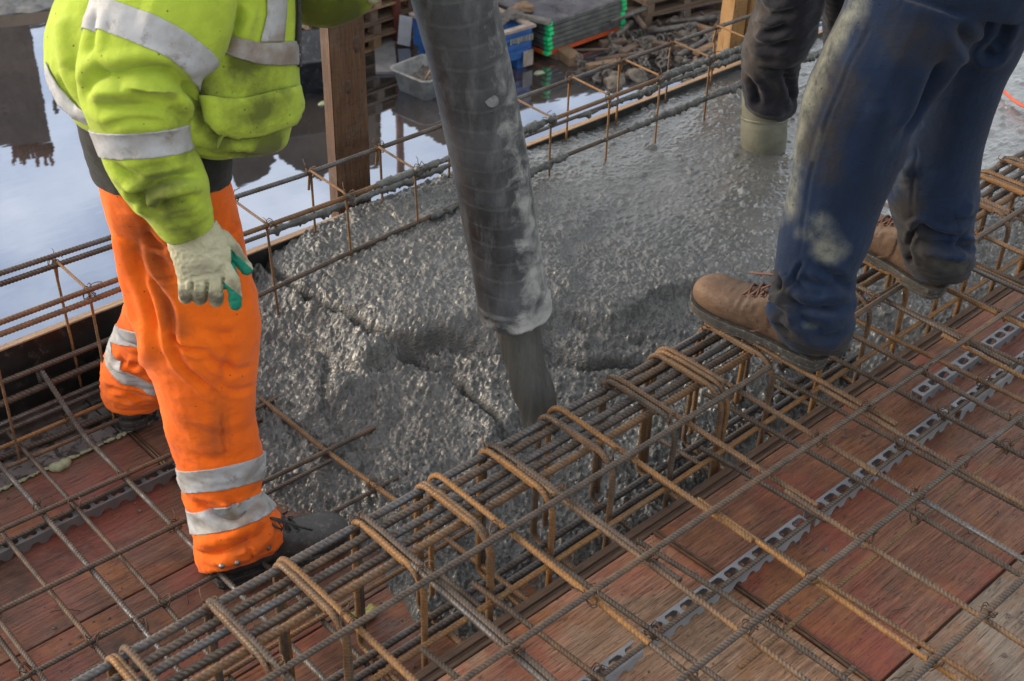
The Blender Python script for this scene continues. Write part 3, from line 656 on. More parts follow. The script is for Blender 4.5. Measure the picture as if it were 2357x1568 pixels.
spacer(.30, 2.088, .001, .75, m_pd, 'dark grey slotted spacer strip under the thin bars at the left')
# steel wires lying on the decks
for pts, lbl in [([(1.468, 1.128, .2035), (1.472, 1.0, .2035), (1.478, .80, .2035), (1.474, .62, .2035), (1.470, .45, .2035)], 'dark thin cable lying along the joint between pale and red panels'),
                 ([(.95, 2.30, .0035), (.952, 2.19, .0035), (.946, 2.07, .0035), (.95, 1.84, .0035)], 'dark thin cable lying beside the rear leg on the lower deck')]:
    b = MB(); b.tube(pts, .0032, 6); b.tube([(x + .007, y, z) for x, y, z in pts], .0030, 6)
    tag(link('steel_cable', b.mesh('w', True), MAT['wire']), lbl, 'cable')
# offcuts of tie wire and crumbs on the deck
rr = random.Random(5)
wl = [(1.60, 1.02, .2, 'the red panel left of the boot'), (1.62, .70, .2, 'the red panel under the top mesh'), (1.35, .60, .2, 'the scuffed pale panel'), (1.56, .60, .2, 'the joint of the red and grey panels'), (.60, 1.86, 0, 'the lower deck left'), (.40, 1.72, 0, 'the lower deck at the left edge'), (1.9, .72, .2, 'the red panel right'), (.80, 1.78, 0, 'the lower deck near the boot')]
for (x, y, z, w) in wl:
    b = MB(); p_ = Vector((x, y, z + .0025)); a = rr.uniform(0, 6.2); pts = []
    for k in range(7): pts.append(tuple(p_)); a += rr.uniform(-.6, .6); p_ = p_ + Vector((math.cos(a), math.sin(a), 0)) * .010; p_.z = z + .0025 + (.004 * abs(math.sin(k)))
    b.tube(pts, .0012, 5); tag(link('wire_offcut', b.mesh('w', True), MAT['wire']), 'short bent offcut of tie wire lying on ' + w, 'wire offcut', 'tie wire offcuts on the deck')
b = MB()
for k in range(420):
    if rr.random() < .55: x, y, z = rr.uniform(.3, 1.1), rr.uniform(1.2, 2.4), .0
    else: x, y, z = rr.uniform(.9, 3.0), rr.uniform(.45, 1.12), .2
    if rr.random() < .35: s = rr.uniform(.0025, .0055)
    else: s = rr.uniform(.001, .0025)
    v = bmesh.ops.create_icosphere(b.bm, subdivisions=1, radius=s)['verts']
    for q in v: q.co = q.co * rr.uniform(.6, 1.3); q.co.z *= .6; q.co += Vector((x, y, z + s * .3))
tag(link('concrete_crumbs', b.mesh('crumbs'), m_simple('crumb', (.06, .045, .038), (.14, .12, .10), 40, .8)), 'dark crumbs of concrete and dirt scattered on the plywood', kind='stuff')
me = MB().box(-.011, .011, -.008, .008, 0, .016, .001).mesh('b'); o = link('wood_offcut', me, MAT['wood_lip']); o.location = (1.362, .585, .2015); o.rotation_euler = (0, 0, .5); tag(o, 'small pale wood offcut at the bottom edge on the pale panel', 'wood offcut')
# ================================================================== PEOPLE
def catmull(A, m):
    A = np.asarray(A, float); n = len(A); P = np.vstack([2 * A[0] - A[1], A, 2 * A[-1] - A[-2]]); out = []
    for i in range(n - 1):
        p0, p1, p2, p3 = P[i], P[i + 1], P[i + 2], P[i + 3]
        for k in range(m):
            u = k / m; out.append(.5 * ((2 * p1) + (p2 - p0) * u + (2 * p0 - 5 * p1 + 4 * p2 - p3) * u * u + (3 * p1 - p0 - 3 * p2 + p3) * u ** 3))
    out.append(A[-1]); return np.array(out)
def loft(b, rows, n=30, m=5, ratio=None):
    "rows: sight lines of the two outlines, depth of the middle, thickness ratio"
    L = []
    for r in rows:
        x1, y1, x2, y2, d = r[:5]; k = r[5] if len(r) > 5 else (ratio or .8)
        L.append(np.concatenate([at(x1, y1, d), at(x2, y2, d), [k]]))
    L = catmull(L, m); A, B_, K = L[:, :3], L[:, 3:6], L[:, 6]; C = (A + B_) / 2; T = np.gradient(C, axis=0); rr = []
    for i in range(len(C)):
        u = (B_[i] - A[i]) / 2; w = np.cross(u, T[i]); w = w / (np.linalg.norm(w) + 1e-9) * np.linalg.norm(u) * K[i]
        rr.append([tuple(C[i] + u * math.cos(a) + w * math.sin(a)) for a in np.linspace(0, 2 * math.pi, n, endpoint=False)])
    b.rings(rr); return b
def chain(b, pts, n=14):
    "a tapering limb with round ends: (x, y, z, radius)"
    A = catmull(pts, 5); c0, c1 = A[0, :3], A[-1, :3]; P = [tuple(q[:3]) for q in A]; b.tube(P, [float(max(q[3], .001)) for q in A], n)
    for q in (A[0], A[-1]):
        v = bmesh.ops.create_icosphere(b.bm, subdivisions=2, radius=float(q[3]) * .995)['verts']
        for k in v: k.co += Vector(q[:3])
    return b
def fuse(b, voxel, smooth=4, name='skin'):
    bmesh.ops.recalc_face_normals(b.bm, faces=b.bm.faces)
    me = bpy.data.meshes.new(name); b.bm.to_mesh(me); b.bm.free(); o = bpy.data.objects.new(name, me); COL.objects.link(o)
    r = o.modifiers.new('r', 'REMESH'); r.mode = 'VOXEL'; r.voxel_size = voxel
    s = o.modifiers.new('s', 'SMOOTH'); s.factor = .5; s.iterations = smooth
    dg = bpy.context.evaluated_depsgraph_get(); dg.update(); ev = o.evaluated_get(dg)
    out = bpy.data.meshes.new_from_object(ev, depsgraph=dg); bpy.data.objects.remove(o); bpy.data.meshes.remove(me)
    out.polygons.foreach_set('use_smooth', np.ones(len(out.polygons), bool)); out.update(); return out
def vco(me): a = np.empty(len(me.vertices) * 3, np.float32); me.vertices.foreach_get('co', a); return a.reshape(-1, 3).astype(float)
def vno(me): a = np.empty(len(me.vertices) * 3, np.float32); me.vertices.foreach_get('normal', a); return a.reshape(-1, 3).astype(float)
def bvh(me): return BVHTree.FromPolygons([v.co for v in me.vertices], [tuple(p.vertices) for p in me.polygons])
def hit(bt, x, y):
    r = ray(x, y); h = bt.ray_cast(Vector(CO), Vector(r).normalized()); return None if h[0] is None else np.array(h[0])
def segdist(P, Q):
    best = np.full(len(P), 9.0); par = np.zeros(len(P)); tot = max(1, len(Q) - 1)
    for i in range(len(Q) - 1):
        a, b_ = Q[i], Q[i + 1]; ab = b_ - a; t_ = np.clip(((P - a) @ ab) / max(1e-9, ab @ ab), 0, 1)
        d = np.linalg.norm(P - (a + t_[:, None] * ab), axis=1); m_ = d < best; best[m_] = d[m_]; par[m_] = (i + t_[m_]) / tot
    return best, par
def fold(me, bt, folds, sc=1.25):
    "folds: outline points across the cloth, depth of the crease (minus) or ridge (plus), width"
    P = vco(me); N = vno(me); D = np.zeros(len(P))
    for pts, amp, wid in folds:
        Q = [hit(bt, *q) for q in pts]; Q = [q for q in Q if q is not None]
        if len(Q) < 2: continue
        Q = catmull(Q, 4); d, par = segdist(P, Q); env = np.clip(np.sin(np.clip(par, 0.03, .97) * np.pi) * 1.6, 0, 1)
        # a crease is a sharp groove with a soft ridge on each side
        x = d / wid; D += amp * env * (np.exp(-x * x * 2.2) - .42 * np.exp(-(x - 1.7) ** 2 * 1.6)) if amp < 0 else amp * env * np.exp(-x * x)
    P += N * (D * sc)[:, None]; me.vertices.foreach_set('co', P.astype(np.float32).ravel()); me.update()
def fb3(P, f, o=3, seed=0):
    out = np.zeros(len(P)); 
    for i, p_ in enumerate(P * np.array(f)): out[i] = noise.fractal(Vector(p_) + Vector((seed, seed * .7, 0)), 1.0, 2.0, o)
    return out
def crumple(me, amp, f, seed=0, mask=None, ridge=True):
    P = vco(me); N = vno(me); n_ = fb3(P, f, 3, seed); w = (.5 - np.abs(n_) * 1.6) if ridge else n_
    if mask is not None: w = w * mask(P)
    P += N * (w * amp)[:, None]; me.vertices.foreach_set('co', P.astype(np.float32).ravel()); me.update()
def paint(me, bt, name, strokes):
    P = vco(me); A = np.zeros(len(P))
    for pts, wid, s in strokes:
        Q = [hit(bt, *q) for q in pts]; Q = [q for q in Q if q is not None]
        if not Q: continue
        if len(Q) == 1: Q = Q * 2
        d, _ = segdist(P, Q); A += s * np.exp(-(d / wid) ** 2)
    at_ = me.attributes.get(name) or me.attributes.new(name, 'FLOAT', 'POINT'); at_.data.foreach_set('value', np.clip(A, 0, 1).astype(np.float32))
def plane3(bt, pts):
    q = [hit(bt, *p_) for p_ in pts]
    if any(x is None for x in q): print('plane miss', pts, [x is not None for x in q]); return None
    n_ = np.cross(q[1] - q[0], q[2] - q[0]); n_ /= np.linalg.norm(n_)
    if n_[2] < 0: n_ = -n_
    return q[0], n_
def band(src, lo, hi, off=.0028, keep=None, mat=None, parent=None, name='reflective_band', planes=()):
    "a strip of tape sewn round the cloth between two planes"
    if lo is None or hi is None: return
    bm = bmesh.new(); bm.from_mesh(src)
    for (p_, n_), s in ((lo, -1), (hi, 1)) + tuple(planes):
        bmesh.ops.bisect_plane(bm, geom=bm.verts[:] + bm.edges[:] + bm.faces[:], plane_co=Vector(p_), plane_no=Vector(n_) * s, clear_outer=True)
    if keep:
        bmesh.ops.delete(bm, geom=[f_ for f_ in bm.faces if not keep(f_.calc_center_median())], context='FACES')
    if not bm.faces: print('empty band'); bm.free(); return
    bm.normal_update()
    nn = [(v, v.normal.copy()) for v in bm.verts]
    for v, q in nn: v.co += q * off
    try: bmesh.ops.solidify(bm, geom=bm.faces[:], thickness=off * 1.3)
    except Exception: pass
    me = bpy.data.meshes.new(name); bm.to_mesh(me); bm.free(); me.polygons.foreach_set('use_smooth', np.ones(len(me.polygons), bool)); me.update()
    return link(name, me, mat, parent)
def patch(bt, poly, off, thick, name, mat, parent, step=3.0, curve=None):
    "a flap of cloth lying on the garment: outline given by sight lines"
    xs = [p_[0] for p_ in poly]; ys = [p_[1] for p_ in poly]; bm = bmesh.new()
    vs = [bm.verts.new((x, y, 0)) for x, y in poly]; f_ = bm.faces.new(vs); 
    bmesh.ops.triangulate(bm, faces=[f_])
    for k in range(5):
        es = [e for e in bm.edges if e.calc_length() > step * 2]
        if not es: break
        bmesh.ops.subdivide_edges(bm, edges=es, cuts=1); bmesh.ops.triangulate(bm, faces=[f for f in bm.faces if len(f.verts) > 3])
    bm.normal_update(); bad = []
    bnd = [Vector((p_[0], p_[1], 0)) for p_ in poly]
    for v in bm.verts:
        r = ray(v.co.x, v.co.y); h = bt.ray_cast(Vector(CO), Vector(r).normalized())
        e = min(((v.co - (a + (c - a) * max(0, min(1, (v.co - a).dot(c - a) / max(1e-6, (c - a).length_squared))))).length for a, c in zip(bnd, bnd[1:] + bnd[:1])))
        if h[0] is None: bad.append(v); continue
        o_ = off * min(1, .55 + e / 25.0) + .0006 * noise.noise(Vector((v.co.x, v.co.y, 0)) * .12)
        v.co = h[0] + h[1] * o_
    bmesh.ops.delete(bm, geom=bad, context='VERTS')
    bmesh.ops.recalc_face_normals(bm, faces=bm.faces)
    bmesh.ops.smooth_vert(bm, verts=[v for v in bm.verts if not v.is_boundary], factor=.5, use_axis_x=True, use_axis_y=True, use_axis_z=True)
    bmesh.ops.solidify(bm, geom=bm.faces[:], thickness=thick)
    me = bpy.data.meshes.new(name); bm.to_mesh(me); bm.free(); me.polygons.foreach_set('use_smooth', np.ones(len(me.polygons), bool)); me.update()
    return link(name, me, mat, parent)
def zmask(z0, z1): return lambda P: np.clip((z1 - P[:, 2]) / (z1 - z0), 0, 1)
def near(c, r): c = np.array(c); return lambda P: np.exp(-(np.linalg.norm(P - c, axis=1) / r) ** 2)

m_skin = m_simple('skin', (.35, .19, .13), (.45, .26, .19), 14, .55, 0, 300, .0004)
m_hair = m_simple('hair_brown', (.03, .02, .012), (.07, .045, .03), 120, .6, 0, 300, .001)
def body(parent, hip, neck, feet, face, skin_r=1.0, hands=()):
    "one continuous figure under the clothes: head with nose, ears and chin, neck, trunk, legs"
    b = MB(); hip = np.array(hip); neck = np.array(neck); up = (neck - hip); up /= np.linalg.norm(up); f_ = np.array(face, float); f_ /= np.linalg.norm(f_); sd = np.cross(up, f_); sd /= np.linalg.norm(sd)
    q = lambda p_, r: (*p_, r)
    chain(b, [q(hip, .085), q(hip + (neck - hip) * .5, .085), q(neck - up * .06, .07), q(neck, .050), q(neck + up * .07, .047)])
    for s in (-1, 1): chain(b, [q(neck - up * .10, .05), q(neck - up * .07 + sd * s * .13, .042)])
    hd = neck + up * .15 + f_ * .03
    chain(b, [q(hd - f_ * .02, .078), q(hd - f_ * .02 + up * .055, .080)]); chain(b, [q(hd + f_ * .035 - up * .03, .055), q(hd + f_ * .045 - up * .065, .034)])
    chain(b, [q(hd + f_ * .083 + up * .01, .010), q(hd + f_ * .100 - up * .022, .014)])
    chain(b, [q(hd + f_ * .078 - up * .05 - sd * .018, .008), q(hd + f_ * .084 - up * .05, .010), q(hd + f_ * .078 - up * .05 + sd * .018, .008)])
    for s in (-1, 1):
        chain(b, [q(hd + sd * s * .078 + up * .015 - f_ * .01, .014), q(hd + sd * s * .080 - up * .02 - f_ * .005, .010)])
        chain(b, [q(hd + f_ * .072 + sd * s * .03 + up * .012, .011), q(hd + f_ * .073 + sd * s * .034 + up * .012, .010)])
    for k, ft in enumerate(feet):
        ft = [np.array(x) for x in ft]; chain(b, [q(hip - up * .02, .075)] + [q(x, r) for x, r in zip(ft, (.055, .042, .038))])
    me = fuse(b, .008, 3); o = link('body', me, m_skin, parent)
    hb = MB(); v = bmesh.ops.create_uvsphere(hb.bm, u_segments=28, v_segments=16, radius=1)['verts']
    mt = Matrix([[f_[i], sd[i], up[i]] for i in range(3)])
    for w in v:
        z = w.co.z
        if z < 0: w.co.z = z * .18; w.co.x *= 1.04 + (.28 if w.co.x > .5 and z > -.5 else 0) * abs(w.co.x)
        w.co = mt @ Vector((w.co.x * .118, w.co.y * .098, w.co.z * .112)) + Vector(hd + up * .055 - f_ * .015)
    return hd, hb.mesh('helmet', True)

m_sole = m_simple('boot_sole', (.018, .016, .015), (.04, .035, .03), 40, .75, 0, 160, .0015, spots=(.14, .13, .115))
def boot(parent, pos, toe, mat, lacemat, pitch=0.0, roll=0.0, L=1.0, worn=None, shaft=.16, name='boot'):
    b = MB()
    prof = [(-.094, .022, .020, .055), (-.084, .031, .008, .085), (-.06, .036, .002, .105), (-.03, .037, 0, .115), (.02, .036, 0, .112), (.055, .039, 0, .094), (.09, .045, 0, .076), (.13, .049, 0, .066), (.165, .046, 0, .062), (.188, .038, .003, .055), (.203, .025, .010, .044), (.209, .012, .018, .034)]
    rr_ = []
    for x, w, z0, z1 in catmull(prof, 4):
        ring = []
        for a in np.linspace(0, 2 * math.pi, 24, endpoint=False):
            ca, sa = math.cos(a), math.sin(a); yy = w * math.copysign(abs(ca) ** .75, ca)
            zz = (z0 + z1) / 2 + (z1 - z0) / 2 * math.copysign(abs(sa) ** (.55 if sa < 0 else .95), sa); ring.append((x, yy - .004 * max(0, x / .2) ** 2, zz))
        rr_.append(ring)
    b.rings(rr_)
    if shaft > .11: chain(b, [(-.035, 0, .07, .040), (-.040, 0, shaft * .8, .037), (-.046, 0, shaft, .036)], 20)
    chain(b, [(-.02, 0, .075, .034), (.02, 0, .078, .033)], 16)
    up_ = fuse(b, .0035, 6)
    crumple(up_, .0022, (60, 14, 40), 3.3, lambda P: np.exp(-((P[:, 0] - .085) / .05) ** 2) * (P[:, 2] > .03))
    crumple(up_, .0015, (22, 22, 60), 5.3, lambda P: (P[:, 2] > .06) * (P[:, 0] < .03))
    R_ = Matrix.Rotation(math.atan2(toe[1], toe[0]), 4, 'Z') @ Matrix.Rotation(-pitch, 4, 'Y') @ Matrix.Rotation(roll, 4, 'X')
    M_ = Matrix.Translation(pos) @ R_ @ Matrix.Scale(L, 4)
    Pv = vco(up_); at_ = up_.attributes.new('pale', 'FLOAT', 'POINT'); at_.data.foreach_set('value', np.clip((Pv[:, 0] - .11) / .08, 0, 1).astype(np.float32) * .9)
    up_.transform(M_); bo = link(name, up_, mat, parent)
    # sole with heel block and welt
    def outline(g):
        xs2 = np.linspace(-.096 - g, .212 + g, 40); o = []
        pr_ = np.array(prof)
        for x in xs2:
            t_ = np.clip(x, -.0935, .2085); w = np.interp(t_, pr_[:, 0], pr_[:, 1]); e = 1.0
            if x < -.09: e = math.sqrt(max(0, 1 - ((-.09 - x) / (.0061 + g)) ** 2))
            if x > .2: e = math.sqrt(max(0, 1 - ((x - .2) / (.0121 + g)) ** 2))
            o.append((x, (w + g) * e))
        return [(x, w) for x, w in o] + [(x, -w - .004 * max(0, x / .2) ** 2) for x, w in reversed(o[1:-1])]
    s = MB(); s.prism(outline(.0035), -.003, .008); s.prism(outline(.0012), -.010, -.003)
    heel = [p_ for p_ in outline(.002) if p_[0] < -.012]; s.prism(heel, -.019, -.010)
    fore = [p_ for p_ in outline(.001) if p_[0] > .03]; s.prism(fore, -.014, -.010)
    for k in range(11): x = .045 + k * .014; s.box(x, x + .007, -.038, .038, -.017, -.014, .001)
    bmesh.ops.bevel(s.bm, geom=[e for e in s.bm.edges if e.calc_face_angle(0) > 1.0], offset=.0015, segments=1, affect='EDGES')
    sm = s.mesh('sole'); sm.transform(M_); link('sole', sm, m_sole, bo)
    l = MB(); bt = bvh_local = None
    def top(x):
        pr_ = np.array(prof); return np.interp(x, pr_[:, 0], pr_[:, 3]) + .004
    for k in range(4):
        x = .035 + .018 * k
        for sgn in (-1, 1):
            l.tube([(x + .006 * sgn, -.024, top(x) - .010), (x + .002, -.010, top(x) + .001), (x, .0, top(x) + .003), (x - .002, .010, top(x) + .001), (x - .006 * sgn, .024, top(x) - .010)], .0027, 6)
    for k in range(4):
        x = .035 + .018 * k
        for sgn in (-1, 1):
            l.tube([(x + .0035 * math.cos(a), sgn * .0255 + .0015 * math.sin(a) * sgn, top(x) - .011 + .003 * math.sin(a)) for a in np.linspace(0, 6.3, 9)], .0011, 5)
    for sgn in (-1, 1):
        for dd_ in (0, .003): l.tube([(.030 - dd_, sgn * .0372, .075), (.028 - dd_, sgn * .0385, .055), (.030 - dd_, sgn * .0390, .038), (.040 - dd_, sgn * .0402, .022), (.055 - dd_, sgn * .041, .012)], .0007, 4)
    z_ = top(.035) + .006
    l.tube([(.035, 0, z_), (.045, -.02, z_ + .006), (.062, -.030, z_ - .004), (.055, -.036, z_ - .014), (.04, -.026, z_ - .004), (.035, 0, z_)], .0027, 6)
    l.tube([(.035, 0, z_), (.04, .02, z_ + .008), (.055, .034, z_ - .004), (.045, .03, z_ - .01), (.035, 0, z_)], .0027, 6)
    l.tube([(.035, 0, z_), (.06, -.022, z_), (.095, -.036, z_ - .022), (.118, -.043, z_ - .034)], .0027, 6)
    lm = l.mesh('laces', True); lm.transform(M_); link('laces', lm, lacemat, bo)
    return bo
def hand_pts(f_, rows): return [(*at(*f_(x, y), d), r) for x, y, d, r in rows]

# ---------------- worker in the yellow jacket and orange trousers
p1 = thing('person', 'person in yellow high visibility jacket and orange trousers, gloved hand hanging', 'person', (.95, 2.0, .0))
m_or = m_cloth('cloth_orange', (.76, .135, .007), (.58, .085, .006), dirtc=(.16, .05, .018), dirtscale=5, damt=.6, sheen=.1)
m_ye = m_cloth('cloth_yellow', (.36, .46, .045), (.22, .28, .03), dirtc=(.06, .065, .015), dirtscale=5, damt=.85, sheen=.1)
t = NT('reflective_tape'); p = t.geo()
c = t.mix(t.ramp(t.noise(p, 14, 6, .7), [(.42, 0), (.7, 1)]), (.34, .345, .36), (.23, .215, .195))
c = t.mix(t.ramp(t.noise(p, 34, 7, .75), [(.56, 0), (.72, .8)]), c, (.12, .09, .065))
c = t.mix(t.math('MULTIPLY', t.ramp(t.math('ADD', t.attr('dirt'), t.math('MULTIPLY', t.math('SUBTRACT', t.noise(p, 30, 5, .7), .5), 1.0)), [(.25, 0), (.8, 1)]), .8), c, (.15, .105, .07))
m_tape = t.fin(c, .6, .0, t.bump(t.noise(p, 60, 4, .6), .2, .002), .4)
m_blk = m_cloth('cloth_black', (.022, .021, .020), (.012, .012, .012), dirtscale=9, damt=.2, sheen=.1)
# trousers
b = MB()
loft(b, [(232, 330, 522, 360, 2.24, .80), (226, 395, 526, 412, 2.28, .78), (240, 465, 545, 470, 2.34, .72), (262, 545, 560, 545, 2.39, .64), (282, 610, 572, 620, 2.42, .66)])
loft(b, [(262, 520, 556, 520, 2.34, .55), (274, 575, 563, 570, 2.38, .62), (298, 660, 583, 665, 2.43, .72), (318, 740, 599, 745, 2.47, .80), (336, 810, 598, 800, 2.51, .85), (356, 885, 591, 875, 2.54, .85), (380, 965, 589, 955, 2.57, .85), (398, 1030, 598, 1010, 2.59, .85), (413, 1100, 608, 1070, 2.61, .85), (422, 1150, 600, 1125, 2.62, .85), (440, 1200, 628, 1162, 2.625, .95), (450, 1255, 656, 1210, 2.625, 1.0), (457, 1300, 650, 1245, 2.625, 1.02), (459, 1316, 638, 1270, 2.625, 1.02)])
loft(b, [(268, 470, 470, 470, 2.44, .8), (285, 560, 480, 570, 2.54, .8), (290, 650, 460, 660, 2.66, .8), (272, 735, 430, 760, 2.80, .8), (240, 815, 410, 850, 2.92, .85), (236, 865, 400, 900, 2.98, .85), (236, 905, 378, 930, 3.01, .85)])
me = fuse(b, .0040, 4); bt = bvh(me)
def hp(x, y): return ((350 + x / 3.92) / 1.0607, (500 + y / 3.92) / 1.0607)
def c3(x, y): return ((350 + x / 2.613) / 1.0607, (1000 + y / 2.613) / 1.0607)
def z5p(x, y): return ((x / 1.718) / 1.0607, (750 + y / 1.718) / 1.0607)
def z1p(x, y): return ((x / 1.845) / 1.0607, (y / 1.845) / 1.0607)
def zBp(x, y): return ((x / 3.92) / 1.0607, (750 + y / 3.92) / 1.0607)
def FM(f_, *l): return [f_(*q) for q in l]
fo = [(FM(hp, (10, 580), (130, 800), (240, 1000), (280, 1300), (420, 1500)), -.012, .012), (FM(hp, (0, 290), (130, 370), (230, 450)), -.008, .009),
      (FM(hp, (120, 690), (200, 715), (310, 705)), -.005, .005), (FM(hp, (260, 1290), (350, 1350), (590, 1390)), -.006, .007), (FM(hp, (520, 1180), (700, 1240), (900, 1230)), -.004, .012),
      (FM(hp, (600, 1430), (760, 1500), (900, 1560)), -.004, .012), (FM(z5p, (700, 120), (760, 240), (880, 340), (935, 385)), -.008, .010), (FM(z5p, (720, 130), (790, 180), (870, 190)), -.006, .007),
      (FM(z5p, (580, 40), (620, 200), (650, 360), (700, 520)), .012, .022), (FM(z5p, (900, 60), (960, 200), (930, 330)), -.005, .012), (FM(z5p, (870, 210), (960, 260), (1060, 250)), -.007, .010), (FM(z5p, (880, 300), (980, 350), (1065, 330)), -.006, .009),
      (FM(z5p, (770, 480), (900, 540), (1060, 500)), -.004, .014), (FM(z5p, (800, 610), (900, 640), (1080, 590)), -.004, .010),
      (FM(c3, (250, 520), (400, 620), (560, 680), (630, 660), (740, 560)), -.014, .011), (FM(c3, (290, 560), (420, 640), (600, 600)), .006, .011), (FM(c3, (560, 580), (580, 640), (600, 680)), -.008, .008),
      (FM(c3, (330, 900), (480, 910), (640, 840), (700, 770)), -.011, .012), (FM(c3, (640, 850), (720, 820), (800, 720)), -.010, .012), (FM(c3, (650, 860), (690, 930), (700, 960)), -.006, .005), (FM(c3, (345, 870), (420, 860), (520, 870)), .006, .012), (FM(c3, (700, 990), (800, 900), (880, 800)), .006, .014),
      (FM(c3, (500, 0), (510, 150), (530, 330)), -.0035, .004), (FM(c3, (470, 980), (560, 960), (690, 900)), .005, .015),
      (FM(zBp, (1180, 500), (1280, 560), (1440, 590)), -.009, .010), (FM(zBp, (1060, 440), (1120, 520), (1200, 530)), -.010, .009), (FM(zBp, (1000, 770), (1150, 800), (1400, 880)), -.007, .011), (FM(zBp, (1140, 240), (1200, 330), (1330, 380)), -.008, .010),
      ([(250, 450), (275, 560), (300, 690), (330, 800)], .010, .020), ([(330, 460), (350, 560), (400, 660)], -.010, .016), ([(300, 480), (320, 600), (345, 700), (380, 820)], -.009, .015)]
crumple(me, .004, (6, 6, 8), 1.7, ridge=False); crumple(me, .0016, (20, 20, 34), 4.1, ridge=False)
bt = bvh(me); fold(me, bt, fo)
crumple(me, .006, (9, 9, 34), 2.2, zmask(.12, .36)); bt = bvh(me)
paint(me, bt, 'dirt', [(FM(hp, (0, 420), (150, 700), (230, 950), (330, 1200)), .028, .8), (FM(hp, (10, 200), (90, 300), (180, 420)), .03, .6), (FM(z5p, (900, 360), (930, 480), (920, 600)), .025, .5), (FM(z5p, (750, 480), (850, 540), (760, 600)), .04, .35), (FM(z5p, (980, 860), (940, 880)), .03, .5), (FM(c3, (830, 760), (700, 850), (560, 930)), .03, .45), (FM(z5p, (440, 200), (640, 310)), .03, .4), (FM(hp, (880, 100), (960, 330)), .03, .4)])
tro = link('trousers', me, m_or, p1)
nearleg = lambda c_: c_.z < .5 and c_.y < 2.02
farleg = lambda c_: c_.y > 2.12 and c_.z < .62
def pair(bt, a, b_):
    A = plane3(bt, a); B = plane3(bt, b_)
    if A is None or B is None: return None, None
    n_ = A[1] + B[1]; n_ /= np.linalg.norm(n_)
    qa = np.mean([hit(bt, *p_) for p_ in a], 0); qb = np.mean([hit(bt, *p_) for p_ in b_], 0)
    return (qa, n_), (qb, n_)
def pairx(bt, ax, a, b_):
    ax = np.array(ax[0]) - np.array(ax[1]); ax /= np.linalg.norm(ax); out = []
    for l_ in (a, b_):
        L_, R_ = hit(bt, *l_[0]), hit(bt, *l_[-1])
        if L_ is None or R_ is None: return None, None
        lr = R_ - L_; lr /= np.linalg.norm(lr); n_ = ax - lr * ax.dot(lr); n_ /= np.linalg.norm(n_); out.append(((L_ + R_) / 2, n_))
    return out
def dirtband(o, strokes):
    if o: paint(o.data, bvh(o.data), 'dirt', strokes)
A_, B_ = pairx(bt, (at(490, 1000, 2.60), at(540, 1280, 2.63)), [(424, 1085), (510, 1081), (598, 1050)], [(428, 1135), (500, 1136), (595, 1106)])
o = band(me, B_, A_, keep=nearleg, mat=m_tape, parent=tro); dirtband(o, [(FM(c3, (530, 420), (545, 520)), .012, .5), (FM(c3, (235, 420), (250, 510)), .015, .5)])
A_, B_ = pairx(bt, (at(490, 1000, 2.60), at(540, 1280, 2.63)), [(452, 1180), (535, 1182), (588, 1140)], [(456, 1232), (540, 1236), (612, 1188)])
o = band(me, B_, A_, keep=nearleg, mat=m_tape, parent=tro); dirtband(o, [(FM(c3, (560, 700), (600, 800)), .018, 1), (FM(c3, (640, 720), (740, 620)), .02, .7), (FM(c3, (310, 690), (480, 800)), .03, .3)])
A_, B_ = pairx(bt, (at(350, 740, 2.8), at(305, 920, 3.02)), [(280, 757), (305, 797), (338, 815)], [(280, 795), (300, 825), (340, 843)])
band(me, B_, A_, keep=farleg, mat=m_tape, parent=tro)
A_, B_ = pairx(bt, (at(350, 740, 2.8), at(305, 920, 3.02)), [(258, 800), (285, 850), (345, 882)], [(252, 850), (290, 888), (340, 904)])
band(me, B_, A_, keep=farleg, mat=m_tape, parent=tro)
m_stud = m_simple('stud_metal', (.18, .16, .15), (.32, .30, .28), 60, .35, .9, 300, .0003)
for (x, y) in [c3(500, 1000), c3(600, 980), c3(800, 883)]:
    r = ray(x, y); h = bt.ray_cast(Vector(CO), Vector(r).normalized())
    if h[0]:
        b = MB(); q = h[1].to_track_quat('Z', 'Y').to_matrix().to_4x4()
        for rad, z0, z1 in ((.0062, 0, .0018), (.0042, .0018, .0026), (.0018, .0026, .0036)):
            v = bmesh.ops.create_cone(b.bm, cap_ends=True, segments=18, radius1=rad, radius2=rad * .9, depth=z1 - z0, matrix=Matrix.Translation(h[0]) @ q @ Matrix.Translation((0, 0, (z0 + z1) / 2)))
        link('press_stud', b.mesh('s', True), m_stud, tro)
# black fleece showing below the jacket
b = MB(); loft(b, [(170, 225, 505, 260, 2.20, .86), (187, 290, 526, 318, 2.235, .90), (203, 345, 532, 366, 2.26, .92), (219, 392, 534, 408, 2.278, .92), (226, 408, 534, 426, 2.284, .92)])
me = fuse(b, .006, 3); crumple(me, .003, (12, 12, 30), 7, ridge=False); link('fleece_hem', me, m_blk, p1)
# jacket
b = MB()
loft(b, [(188, 284, 520, 372, 2.17, .86), (170, 262, 640, 350, 2.165, .80), (152, 245, 668, 300, 2.16, .78), (126, 205, 690, 240, 2.15, .76), (108, 150, 693, 175, 2.14, .74), (107, 90, 690, 105, 2.12, .72), (128, 10, 685, 20, 2.10, .70), (170, -100, 672, -80, 2.06, .68), (215, -220, 650, -190, 2.03, .66), (280, -330, 610, -300, 2.0, .62), (360, -400, 540, -380, 1.98, .6)])
